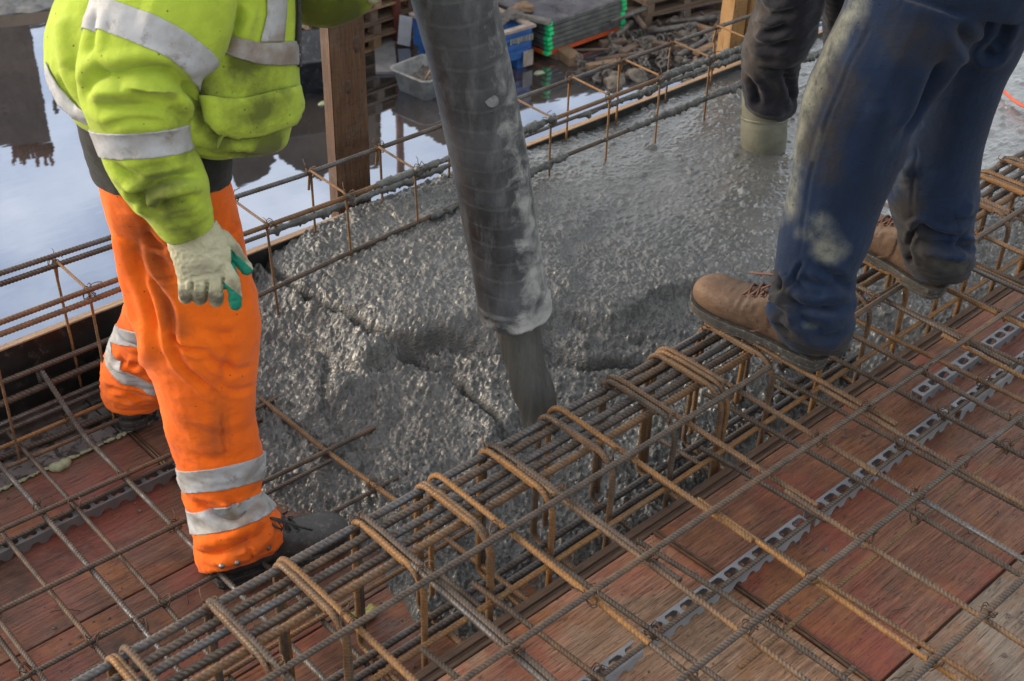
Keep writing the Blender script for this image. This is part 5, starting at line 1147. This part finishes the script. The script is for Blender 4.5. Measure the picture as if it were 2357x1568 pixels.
t = NT('hose_rubber'); p = t.geo(); n2 = t.noise(p, 24, 7, .7, .5)
pv = t.map(p, (1, 1, .25)); st = t.noise(pv, 30, 6, .7)
c = t.mix(t.ramp(t.noise(p, 7, 6, .65), [(.35, 0), (.68, 1)]), (.012, .014, .016), (.066, .072, .080))
c = t.mix(t.ramp(st, [(.50, 0), (.74, .65)]), c, (.13, .135, .145))
c = t.mix(t.math('MULTIPLY', t.attr('seam'), .16), c, (.13, .135, .14))
cru = t.ramp(t.math('ADD', t.attr('crust'), t.math('MULTIPLY', t.math('SUBTRACT', n2, .5), 1.8)), [(.38, 0), (.82, 1)])
c = t.mix(cru, c, t.mix(n2, (.12, .122, .122), (.36, .36, .35)))
m_h = t.fin(c, t.mix(cru, (.48,) * 3, (.8,) * 3), 0, t.bump(t.math('ADD', n2, t.math('MULTIPLY', t.noise(p, 200, 4, .7), .4)), .5, .003), .45)
link('hose_wall', me, m_h, hose)
b = MB(); q = hit(bvh(me), 1130, 230)
if q is not None:
    v = bmesh.ops.create_icosphere(b.bm, subdivisions=4, radius=.012)['verts']; c_ = Vector(at(1110, 230, 2.265))
    dirv = (Vector(q) - c_).normalized()
    for w in v:
        w.co = w.co * (1 + .5 * noise.noise(w.co * 70)); w.co = Vector(q) + w.co - dirv * (w.co.dot(dirv) * .86 - .0008)
    link('mortar_splash', b.mesh('s', True), m_simple('mortar_dry', (.08, .083, .086), (.15, .15, .15), 60, .85, 0, 200, .001), hose)
# stream
rows = [(1142, 728, 1238, 722, 2.56, .9), (1150, 790, 1247, 780, 2.585, .85), (1165, 850, 1258, 840, 2.605, .85), (1182, 915, 1270, 900, 2.625, .85), (1200, 965, 1278, 950, 2.64, .9), (1208, 1000, 1285, 985, 2.645, 1.0)]
b = MB(); loft(b, rows, n=48, m=14); me = b.mesh('stream', True)
P = vco(me); N = vno(me)
ang = np.arctan2((P - P.mean(0)) @ RC[:, 0] * 0 + (P[:, 0] - 1.55), (P[:, 1] - 1.56)); nz = fbm(ang * 7, P[:, 2] * 3, 4, 12)
P += N * (nz * .004)[:, None]; me.vertices.foreach_set('co', P.astype(np.float32).ravel()); me.update()
t = NT('falling_concrete'); p = t.geo(); st = t.noise(t.map(p, (1, 1, .07)), 75, 5, .7)
c = t.mix(t.ramp(st, [(.35, 0), (.68, 1)]), (.046, .046, .042), (.068, .068, .063))
tag(link('falling_concrete', me, t.fin(c, .5, 0, t.bump(st, .6, .004), .3)), 'dark grey column of wet concrete pouring from the hose mouth', 'concrete')

rr = random.Random(77); b = MB()
for k in range(90):
    a = rr.uniform(0, 6.28); d_ = rr.uniform(.03, .16); x, y = 1.615 + d_ * math.cos(a), 1.60 + d_ * math.sin(a); s_ = rr.uniform(.002, .0065) * (1.2 - d_ * 3)
    z = float(conc_h(np.array([[x]]), np.array([[y]]))[0, 0]); v = bmesh.ops.create_icosphere(b.bm, subdivisions=2, radius=s_)['verts']; o_ = Vector((x, y, z + s_ * .4))
    for q in v: q.co = q.co * (1 + .5 * noise.noise(q.co * 200 + o_ * 90)) + o_
tag(link('concrete_splashes', b.mesh('splash', True), m_conc), 'small lumps of aggregate thrown up round the foot of the pour', kind='stuff')
# red hose lying on the slab by the right edge
cab = [(*gz(2280, 186, .19),), (*gz(2312, 212, .195),), (*gz(2335, 232, .195),), (*gz(2370, 250, .195),), (*gz(2450, 275, .19),)]
b = MB(); b.tube([tuple(q) for q in catmull(cab, 6)], .0055, 10)
tag(link('cable', b.mesh('c', True), m_simple('cable_red', (.5, .06, .02), (.6, .09, .03), 30, .5)), 'thin red cable lying on the slab at the right edge', 'cable')
# ================================================================== THE YARD BELOW, SEEN ACROSS THE WATER
def gp(x, y, z=GZ): q = gz(x, y, z); return Vector((q[0], q[1], z))
def frame3(near_, left, right):
    O = gp(*near_); A = gp(*left) - O; B_ = gp(*right) - O; ex = B_.normalized(); ey = Vector((-ex.y, ex.x, 0))
    if ey.dot(A) < 0: ey = -ey
    return O, math.atan2(ex.y, ex.x), B_.length, A.dot(ey) , (1 if ey.dot(Vector((-ex.y, ex.x, 0))) > 0 else -1)
def zat(x, y, P_):
    r = ray(x, y); t_ = (P_.x * r[0] + P_.y * r[1]) / (r[0] ** 2 + r[1] ** 2); return CH + t_ * r[2]
m_blue = m_simple('skip_blue', (.006, .045, .16), (.012, .075, .24), 3, .45, 0, 30, .003, spots=(.06, .075, .10))
m_rust = m_simple('rim_rusty_cream', (.14, .11, .09), (.25, .20, .17), 7, .6)
O, rz, Lx, Ly, sg = frame3((1081, 196), (937, 131), (1222, 153))
H_ = zat(1222, 62, gp(1222, 153)) - GZ
sk = thing('metal_skip', 'blue ribbed metal skip with a cream rim, half hidden behind the hose', 'skip', tuple(O), rz=rz)
for nm, (x0, x1, y0, y1) in {'a': (0, Lx, 0, .04), 'b': (0, .04, .04, Ly - .04), 'c': (Lx - .04, Lx, .04, Ly - .04), 'd': (0, Lx, Ly - .04, Ly)}.items():
    b = MB(); b.box(x0, x1, y0, y1, .12, H_, .004)
    for k in range(3):
        z = .18 + k * (H_ - .2) / 3
        if nm in 'ad': yy0 = y0 - .018 if nm == 'a' else y1 - .005; b.box(x0 + .05, x1 - .05, yy0, yy0 + .022, z, z + (H_ - .2) / 3 * .62, .008)
        else: xx0 = x0 - .018 if nm == 'b' else x1 - .005; b.box(xx0, xx0 + .022, y0 + .03, y1 - .03, z, z + (H_ - .2) / 3 * .62, .008)
    put('side_wall', b.mesh('w'), m_blue, sk)
put('floor_plate', MB().box(.04, Lx - .04, .04, Ly - .04, .12, .16).mesh('f'), m_blue, sk)
b = MB(); b.box(-.03, Lx + .03, -.03, .05, H_ + .001, H_ + .03, .004); b.box(-.03, Lx + .03, Ly - .05, Ly + .03, H_ + .001, H_ + .03, .004); b.box(-.03, .05, .051, Ly - .051, H_ + .001, H_ + .03, .004); b.box(Lx - .05, Lx + .03, .051, Ly - .051, H_ + .001, H_ + .03, .004)
put('rim', b.mesh('r'), m_rust, sk)
for (x, y) in ((.04, .03), (Lx - .16, .03), (.04, Ly - .15), (Lx - .16, Ly - .15)): put('foot', MB().box(x, x + .12, y, y + .12, 0, .12, .004).mesh('f'), m_blue, sk)
put('corner_plate', MB().box(Lx - .13, Lx + .004, -.028, -.019, .03, .2, .003).mesh('p'), m_rust, sk)
b = MB()                                      # worn paint lettering, too worn to read
rr = random.Random(9); x = .62 * Lx
for k in range(9): w = rr.uniform(.015, .035); b.box(x, x + w, -.021, -.0185, H_ - .13 + rr.uniform(0, .02), H_ - .06); x += w + .012
put('worn_marking', b.mesh('m'), m_simple('worn_yellow', (.10, .10, .09), (.22, .19, .10), 40, .6), sk)
for k in range(3):
    b = MB(); b.box(-.7, .7, -.05, .05, -.012, .012, .003); o = link('plank', b.mesh('p'), MAT['wood_pallet'])
    o.location = O + Vector((math.cos(rz), math.sin(rz), 0)) * (Lx * .80 - .07 * k) + Vector((-math.sin(rz), math.cos(rz), 0)) * sg * Ly * .45 + Vector((0, 0, H_ + .10 + .03 * k)); o.rotation_euler = (0, -.35, rz + 1.0 + .06 * k)
    tag(o, ['grey plank sticking out of the blue skip, nearest the rim', 'grey plank sticking out of the blue skip, middle one', 'grey plank sticking out of the blue skip, farthest one'][k], 'plank', 'planks in the blue skip')
# mortar tub
O, rz, Lx, Ly, sg = frame3((982, 240), (903, 204), (1062, 206)); Ht = zat(889, 158, gp(903, 204)) - GZ
def rrect(x0, x1, y0, y1, r, z, n=5):
    o = []
    for (cx, cy, a0) in ((x1 - r, y1 - r, 0), (x0 + r, y1 - r, 90), (x0 + r, y0 + r, 180), (x1 - r, y0 + r, 270)):
        for k in range(n + 1): a = math.radians(a0 + 90 * k / n); o.append((cx + r * math.cos(a), cy + r * math.sin(a), z))
    return o
tb = thing('mortar_tub', 'battered grey plastic mortar tub with dried mortar, standing in the water', 'tub', tuple(O), rz=rz)
b = MB(); e = .045
b.rings([rrect(e, Lx - e, e, Ly - e, .06, 0), rrect(0, Lx, 0, Ly, .08, Ht), rrect(-.025, Lx + .025, -.025, Ly + .025, .09, Ht + .004), rrect(-.025, Lx + .025, -.025, Ly + .025, .09, Ht - .012 + .03), rrect(.004, Lx - .004, .004, Ly - .004, .075, Ht + .016), rrect(e + .01, Lx - e - .01, e + .01, Ly - e - .01, .06, .06)])
m_tub = m_simple('tub_grey', (.08, .08, .077), (.20, .20, .19), 5, .7, 0, 40, .003, spots=(.07, .07, .065))
me = b.mesh('tub', True); put('shell', me, m_tub, tb)
V, Fq = grid(np.linspace(e * .8, Lx - e * .8, 60), np.linspace(e * .8, Ly - e * .8, 50), lambda X, Y: Ht * .42 + .05 * fbm(X * 7, Y * 7, 3, 4) + domes(X, Y, .07, .6, 9) * .8)
put('rubble', mesh_np('rub', V, Fq), m_simple('rubble_brown', (.05, .042, .035), (.15, .13, .11), 20, .8, 0, 60, .004), tb)
b = MB(); b.tube([(Lx * .45, Ly * .5, Ht * .4), (Lx * .55, Ly * .35, Ht * 1.25)], .011, 7); put('stick', b.mesh('s', True), MAT['wood_lip'], tb)
# black trough
O, rz, Lx, Ly, sg = frame3((640, 236), (600, 165), (800, 214)); Ht = .36
tr = thing('black_trough', 'black plastic trough with wet rim standing between jacket and guard post', 'trough', tuple(O), rz=rz)
b = MB(); e = .08; Ly = .75
b.rings([rrect(e, Lx - e, e, Ly - e, .06, 0), rrect(0, Lx, 0, Ly, .08, Ht), rrect(-.03, Lx + .03, -.03, Ly + .03, .09, Ht + .002), rrect(-.03, Lx + .03, -.03, Ly + .03, .09, Ht + .03), rrect(.01, Lx - .01, .01, Ly - .01, .075, Ht + .02), rrect(e, Lx - e, e, Ly - e, .06, .10)])
put('shell', b.mesh('t', True), m_simple('plastic_black', (.014, .015, .018), (.035, .037, .042), 6, .28, 0, 30, .004, spots=(.12, .12, .12)), tr)
# grey plank and bits in the water
def lie(name, pts, w, h, mat, label, cat, z=GZ, group=None):
    a, c_ = gp(*pts[0]), gp(*pts[1]); L_ = (c_ - a).length; me = MB().box(-L_ / 2, L_ / 2, -w / 2, w / 2, 0, h, .003, jit=.003).mesh(name)
    o = link(name, me, mat); o.location = ((a.x + c_.x) / 2, (a.y + c_.y) / 2, z); o.rotation_euler = (0, 0, math.atan2(c_.y - a.y, c_.x - a.x)); return tag(o, label, cat, group)
m_gp = m_simple('plank_grey', (.10, .095, .095), (.17, .165, .165), 6, .6)
lie('plank', ((890, 172), (884, 88)), .22, .03, m_gp, 'flat grey plank lying in the water beside the mortar tub', 'plank')
lie('timber_block', ((1290, 126), (1325, 152)), .16, .10, MAT['wood_pallet'], 'short timber block under the front corner of the panel stack', 'timber')
lie('timber_beam', ((-60, 6), (150, -14)), .12, .14, MAT['wood_lip'], 'pale yellow timber beam lying at the top left corner', 'timber', GZ + .16)
V, Fq = grid(np.linspace(0, 1, 90), np.linspace(0, 1, 40), lambda X, Y: X * 0)
g0, g1, g2 = gp(-120, 62), gp(260, 8), gp(-60, -60)
P = np.array([list(g0 + (g1 - g0) * float(v[0]) + (g2 - g0) * float(v[1])) for v in V]); P[:, 2] = GZ - .05 + .22 * np.sin(np.clip(V[:, 1], 0, 1) * np.pi) * np.clip(np.sin(V[:, 0] * 3.14), 0, 1) ** .5 + .02 * fbm(P[:, 0] * 5, P[:, 1] * 5, 4, 3)
m_grv = m_simple('gravel_grey', (.09, .088, .085), (.2, .195, .19), 9, .8, 0, 30, .02)
tag(link('gravel_bank', mesh_np('gravel', P, Fq), m_grv), 'grey gravel strip rising from the water at the top left', kind='stuff')
# pallets
def pallet_parts():
    L, Wd = 1.2, .8; R_ = []
    for i in range(7): y = i * (Wd - .1) / 6; R_.append(('deck_board', MB().box(0, L, y, y + .095, .122, .144, .002, jit=.003).mesh('b')))
    for x in (0, .55, 1.1): R_.append(('cross_board', MB().box(x, x + .1, 0, Wd, .10, .1215, .002).mesh('b')))
    for x in (0, .55, 1.1):
        for y in (0, .35, .7): R_.append(('block', MB().box(x, x + .1, y, y + .1, .0225, .0995, .002, jit=.002).mesh('b')))
    for y in (0, .35, .7): R_.append(('bottom_board', MB().box(0, L, y, y + .1, 0, .022, .002).mesh('b')))
    return R_
PP = pallet_parts()
def pallet(loc, rz, mat, label, group):
    p = thing('wooden_pallet', label, 'pallet', loc, group, rz)
    for nm, me in PP:
        if not me.materials: me.materials.append(MAT['wood_pallet'])
        o = bpy.data.objects.new(nm, me); COL.objects.link(o); o.parent = p
        o.material_slots[0].link = 'OBJECT'; o.material_slots[0].material = MAT[mat]
O, rz, Lx, Ly, sg = frame3((768, 150), (640, 118), (898, 104))
for k in range(5):
    pallet((O.x + .02 * (k % 2), O.y, GZ + .005 + .147 * k), rz + .03 * ((k * 7) % 3 - 1), 'wood_dark' if k in (1, 2, 4) else 'wood_pallet', ['lowest', 'second lowest', 'middle', 'second highest', 'topmost'][k] + ' wooden pallet of the stack left of the blue skip', 'pallets stacked left of the blue skip')
O, rz, Lx, Ly, sg = frame3((1483, 68), (1380, 40), (1600, 40))
for k in range(5):
    pallet((O.x + .03 * (k % 2), O.y, GZ + .005 + .147 * k), rz + .04 * ((k * 5) % 3 - 1), 'wood_dark' if k < 3 else 'wood_pallet', ['lowest', 'second lowest', 'middle', 'second highest', 'topmost'][k] + ' wooden pallet of the stack behind the green cornered panels', 'pallets stacked behind the panels')
# orange panels and a thin post behind the skip
m_org = m_simple('paint_orange', (.38, .055, .012), (.5, .09, .02), 5, .5, 0, 40, .002, spots=(.12, .04, .02))
m_rdb = m_simple('paint_rust_red', (.075, .02, .013), (.15, .04, .024), 6, .6)
O, rz, Lx, Ly, sg = frame3((950, 80), (850, 40), (1090, 40))
for k in range(6):
    me = MB().box(-.1, Lx, 0, max(.6, Ly), 0, .09, .006).mesh('panel'); o = link('formwork_panel', me, [m_rdb, m_rdb, m_org, m_rdb, m_org, m_org][k]); o.location = (O.x + .05 * (k % 2), O.y + .03 * k, GZ + .35 + .115 * k); o.rotation_euler = (0, 0, rz + .02 * (k % 3))
    tag(o, ['lowest dark red', 'second dark red', 'third, orange', 'fourth, dark red', 'fifth, orange', 'topmost orange'][k] + ' panel of the stack behind the blue skip', 'formwork panel', 'orange and red panels behind the skip')
me = MB().box(-.15, Lx, .05, .5, 0, .345, .01).mesh('bearer'); o = link('bearer_block', me, MAT['wood_dark']); o.location = (O.x, O.y, GZ); o.rotation_euler = (0, 0, rz); tag(o, 'dark timber bearers under the orange and red panels', 'timber')
q = gp(915, 98); b = MB(); b.tube([(q.x, q.y, GZ - .1), (q.x, q.y, GZ + 1.6)], .045, 10)
tag(link('steel_prop', b.mesh('p', True), m_rdb), 'rusty steel prop standing left of the blue skip', 'prop')
q = gp(929, 108); me = MB().box(-.07, .07, -.004, .004, .02, .36, .001).mesh('s'); o = link('paper_sheet', me, m_simple('sheet_white', (.28, .28, .31), (.38, .38, .42), 5, .5)); o.location = q; o.rotation_euler = (.1, .12, -.9)
tag(o, 'crumpled whitish sheet leaning on the left corner of the blue skip', 'sheet')
# stack of formwork panels with green corners
O, rz, Lx, Ly, sg = frame3((1260, 142), (1140, 86), (1434, 80)); Ht = zat(1266, 50, gp(1262, 141)) - GZ
m_pan = m_simple('panel_edge_grey', (.05, .05, .048), (.13, .128, .12), 7, .5, .2, 40, .003, spots=(.18, .17, .16))
m_grn = m_simple('corner_green', (.006, .38, .12), (.015, .5, .17), 4, .45)
t = NT('panel_top_wet'); p = t.geo(); m_top = t.fin(t.mix(t.ramp(t.noise(p, 5, 7, .7), [(.4, 0), (.62, 1)]), (.035, .032, .040), (.095, .09, .10)), t.ramp(t.noise(p, 3, 5, .6), [(.4, .15), (.6, .5)]), 0, t.bump(t.noise(p, 30, 5, .7), .4, .004))
nP = 7; ph_ = (Ht - .06) / nP; Ly = max(Ly, 1.1)
for k in range(nP):
    f_ = thing('formwork_panel', ['lowest panel, orange framed', 'second panel from below', 'third panel from below', 'fourth panel from below', 'fifth panel from below', 'sixth panel from below', 'topmost wet panel'][k] + ', of the stack with green corners', 'formwork panel', (O.x, O.y, O.z + .06 + k * ph_), 'formwork panels stacked with green corners', rz)
    j = .012 * ((k * 5) % 3 - 1); y0, y1 = (0, Ly) if sg > 0 else (-Ly, 0); h = ph_ - .012; ti = .018
    b = MB(); mt_ = m_org if k == 0 else m_pan
    b.box(j, Lx + j, y0 + ti, y1 - ti, h * .35, h - .001); b.box(j, Lx + j, y0, y0 + ti, 0, h * .28, .002); b.box(j, Lx + j, y0, y0 + ti, h * .72, h, .002); b.box(j, Lx + j, y0 + ti * .55, y0 + ti, h * .28, h * .72); b.box(j, j + ti, y0 + ti, y1 - ti, 0, h - .0005, .002); b.box(Lx + j - ti, Lx + j, y0 + ti, y1 - ti, 0, h - .0005, .002); b.box(j, Lx + j, y1 - ti, y1, 0, h, .002)
    put('steel_frame', b.mesh('f'), mt_, f_)
    put('face_sheet', MB().box(j + ti, Lx + j - ti, y0 + ti, y1 - ti, h, h + .004).mesh('s'), m_top, f_)
    for (cx, cy) in ((j, y0), (Lx + j, y0), (j, y1)):
        s1 = .06; me = MB().box(cx - .012 if cx < .5 else cx - s1, cx + s1 if cx < .5 else cx + .012, cy - .012 if cy == y0 else cy - s1, cy + s1 if cy == y0 else cy + .012, .008, h + .006, .006).mesh('c'); put('corner_guard', me, m_grn, f_)
for k in range(2):
    me = MB().box(.1, .22, -.05, Ly, 0, .06, .003).mesh('b'); o = link('bearer_block', me, MAT['wood_dark']); o.location = O + Vector((math.cos(rz), math.sin(rz), 0)) * (k * (Lx - .35)); o.rotation_euler = (0, 0, rz); tag(o, ['left', 'right'][k] + ' timber bearer under the green cornered panels', 'timber', 'bearers under the panel stack')
m_gal = m_simple('galvanised', (.045, .037, .030), (.13, .12, .11), 14, .55, .2, 40, .002, spots=(.12, .10, .08))
m_scrap = m_simple('scrap_metal', (.045, .038, .032), (.12, .105, .09), 14, .55, .3, 60, .003, spots=(.14, .07, .035))
rr = random.Random(21)
for k in range(7):
    q = gp(1190 + rr.uniform(-40, 40), 38 + rr.uniform(-18, 14), GZ + Ht); b = MB()
    a = rr.uniform(0, 3); L_ = rr.uniform(.12, .45); b.box(-L_ / 2, L_ / 2, -.06, .06, .004, .02 + .04 * rr.random(), .004, jit=.015)
    o = link('scrap_piece', b.mesh('s'), [m_gal, m_scrap, MAT['wood_pallet']][k % 3]); o.location = q; o.rotation_euler = (rr.uniform(-.2, .2), rr.uniform(-.2, .2), a)
    tag(o, 'wet scrap piece lying on top of the green cornered panel stack', 'scrap', 'scrap on the panel stack')
# heap of scaffold fittings, tubes and rubble
def coupler():
    b = MB()
    for k in range(2):
        pts = [(.03 * math.cos(a), .03 * math.sin(a), 0) for a in np.linspace(0, 5.6, 12)]; pts = [(x, y, z) if k == 0 else (x + .06, z, y) for x, y, z in pts]; b.tube(pts, .009, 6)
    b.tube([(.03, 0, -.05), (.03, 0, .06)], .008, 6); b.box(.02, .045, -.02, .02, -.02, .02, .003); return b.mesh('coupler', True)
cm = [coupler() for _ in range(1)][0]; cm.materials.append(m_gal); cm2 = cm.copy(); cm2.materials.clear(); cm2.materials.append(m_scrap)
heap = []
tries = 0
while len(heap) < 80 and tries < 4000:
    tries += 1; x = rr.uniform(1300, 1665); y = rr.uniform(55, 205)
    c0 = 1300 + (y - 130) * -.2
    if y > 205 - (x - 1300) * .12 or y < 160 - (x - 1330) * .62 and x < 1480 or (y < 80 and x < 1500) or y < 52 + max(0, 1640 - x) * .02: continue
    heap.append((x, y))
for k, (x, y) in enumerate(heap):
    o = bpy.data.objects.new('scaffold_coupler', cm if rr.random() < .45 else cm2); COL.objects.link(o); q = gp(x, y)
    s = rr.uniform(.7, 1.5); o.location = (q.x, q.y, GZ + .03 * s + rr.uniform(0, .04)); o.rotation_euler = (rr.uniform(0, 6), rr.uniform(0, 6), rr.uniform(0, 6)); o.scale = (s, s, s)
    tag(o, 'muddy scaffold coupler in the heap right of the panel stack', 'scaffold coupler', 'scaffold couplers in the heap')
stones = []
for k in range(4):
    v_ = MB(); vs = bmesh.ops.create_icosphere(v_.bm, subdivisions=3, radius=.06)['verts']
    for w in vs: w.co = w.co * (1 + .6 * noise.noise(w.co * 18 + Vector((k * 9, 0, 0)))); w.co.z *= .7
    me = v_.mesh('stone'); me.materials.append(m_simple('rubble_pale%d' % k, (.055, .042, .031), (.15, .122, .095), 16, .8, 0, 60, .004)); stones.append(me)
for k in range(34):
    x, y = rr.choice(heap); o = bpy.data.objects.new('rubble_lump', stones[k % 4]); COL.objects.link(o); q = gp(x + rr.uniform(-12, 12), y + rr.uniform(-8, 8)); s = rr.uniform(.5, 1.9)
    o.location = (q.x, q.y, GZ + .02); o.scale = (s, s * rr.uniform(.7, 1.2), s); o.rotation_euler = (0, 0, rr.uniform(0, 6)); tag(o, 'pale lump of rubble in the heap right of the panel stack', 'rubble lump', 'rubble lumps in the heap')
tubes = [((1400, 90), (1490, 62), .2), ((1420, 104), (1452, 82), .12), ((1370, 150), (1540, 130), .05), ((1500, 92), (1600, 82), .1), ((1540, 70), (1660, 64), .1), ((1455, 60), (1480, 100), .15), ((1560, 140), (1640, 100), .06), ((1600, 165), (1665, 110), .05), ((1290, 125), (1400, 128), .04), ((1480, 185), (1470, 150), .04), ((1550, 95), (1600, 120), .1), ((1520, 50), (1610, 34), .1)]
for k, (a, c_, z) in enumerate(tubes):
    A_ = gp(*a); C_ = gp(*c_); b = MB(); r_ = .030 if k < 8 else .014; b.tube([tuple(A_ + Vector((0, 0, z))), tuple(C_ + Vector((0, 0, z + .03)))], r_, 12)
    tag(link('scaffold_tube', b.mesh('t', True), [m_gal, m_scrap, MAT['wood_dark']][k % 3]), 'scaffold tube lying across the heap of couplers and rubble', 'scaffold tube', 'tubes in the heap')
for k, (a, c_) in enumerate([((1350, 172), (1420, 160)), ((1500, 118), (1580, 128)), ((1590, 75), (1650, 92)), ((1430, 140), (1470, 118)), ((1600, 140), (1650, 118)), ((1380, 118), (1440, 112))]):
    lie('timber_offcut', (a, c_), .09, .05, MAT[['wood_pallet', 'wood_dark'][k % 2]], 'short timber offcut lying in the heap right of the panel stack', 'timber', GZ + .06, 'timber offcuts in the heap')
O2 = gp(1640, 8); me = MB().box(-.2, 1.4, 0, .7, 0, .12, .01).mesh('r'); o = link('formwork_panel', me, m_rdb); o.location = O2; o.rotation_euler = (0, 0, -.5); tag(o, 'dull red panel lying at the top edge left of the yellowish guard post', 'formwork panel')
for (x, y, w) in [(748, 238, 'in the brown water left of the guard post'), (780, 382, 'floating in the water near the guard post foot'), (1242, 168, 'floating below the blue skip'), (1150, 180, 'behind the hose'), (975, 118, 'beside the blue skip')]:
    q = gp(x, y); v_ = MB(); vs = bmesh.ops.create_icosphere(v_.bm, subdivisions=2, radius=.05)['verts']
    for w_ in vs: w_.co = Vector((w_.co.x * 1.4, w_.co.y * .8, w_.co.z * .25)) * (1 + .5 * noise.noise(w_.co * 30))
    o = link('foam_scrap', v_.mesh('s', True), MAT['foam']); o.location = (q.x, q.y, GZ + .004); tag(o, 'small pale scrap of foam ' + w, 'scrap')

# buildings across the yard, above the frame: the water mirrors them
def mir(x, y, D):
    r = ray(x, y); t_ = D / math.hypot(r[0], r[1]); return Vector((r[0] * t_, r[1] * t_, max(GZ, 2 * GZ - (CH + r[2] * t_))))
def block(root_name, label, cat, outline, D, depth, mat, partname='wall'):
    pts = [mir(x, y, D) for x, y in outline]; c_ = sum(pts, Vector()) / len(pts); away = Vector((c_.x, c_.y, 0)).normalized() * depth
    th_ = thing(root_name, label, cat, (c_.x, c_.y, GZ)); b = MB(); a = [b.bm.verts.new(p_ - Vector((c_.x, c_.y, GZ))) for p_ in pts]; d_ = [b.bm.verts.new(p_ + away - Vector((c_.x, c_.y, GZ))) for p_ in pts]; n = len(a)
    b.bm.faces.new(a); b.bm.faces.new(d_[::-1])
    for i in range(n): b.bm.faces.new((a[i], a[(i + 1) % n], d_[(i + 1) % n], d_[i]))
    put(partname, b.mesh('w'), mat, th_); return th_
m_brk = m_simple('brick_dark', (.085, .06, .05), (.14, .10, .085), 3, .8, 0, 20, .02, spots=(.05, .03, .03))
m_hut = m_simple('timber_cladding', (.055, .042, .034), (.10, .078, .062), 2, .8, 0, 10, .02)
jag = []
y = 384
while y > 120: jag += [(866, y), (878, y - 10), (866, y - 12), (862, y - 24)]; y -= 30
th_ = block('site_building', 'dark timber clad building with stepped side mirrored in the water left of the hose', 'building', [(500, -500), (500, 330), (545, 430), (610, 404), (637, 362), (700, 398), (741, 414), (758, 392)] + jag + [(866, -500)], 21, 5, m_hut)
th_ = block('site_building', 'dark low roofed building mirrored in the water right of the hose', 'building', [(903, -500), (903, 266), (960, 300), (1020, 334), (1100, 320), (1219, 243), (1300, 226), (1400, 206), (1500, 198), (1500, -500)], 21, 5, m_hut)
th_ = block('brick_tower', 'tall brick tower with bare bars on top, mirrored in the water at the left', 'tower', [(-60, -500), (-20, 340), (118, 326), (66, 40), (40, -500)], 30, 4, m_brk)
for k in range(16):
    a = mir(30 + k * 6, 330, 30.5); c_ = mir(30 + k * 6 + rr.uniform(-5, 5), 360 + rr.uniform(0, 22), 30.5); b = MB(); o0 = th_.matrix_world.translation; b.tube([tuple(a - o0), tuple(c_ - o0)], .045, 5); put('bare_bar', b.mesh('b', True), m_rdb, th_)
sc_ = thing('scaffold', 'thin scaffold frame mirrored in the water beside the brick tower', 'scaffold', (0, 0, GZ)); 
for (a, c_) in [((118, 30), (128, 260)), ((150, 20), (150, 150)), ((112, 100), (152, 60)), ((116, 150), (152, 120)), ((120, 200), (148, 150)), ((124, 250), (160, 210)), ((118, 120), (160, 230)), ((150, 150), (175, 270)), ((70, 60), (150, 45))]:
    A_ = mir(*a, 29); C_ = mir(*c_, 29); b = MB(); b.tube([tuple(A_ - Vector((0, 0, GZ))), tuple(C_ - Vector((0, 0, GZ)))], .055, 5); put('scaffold_pole', b.mesh('p', True), m_scrap, sc_)
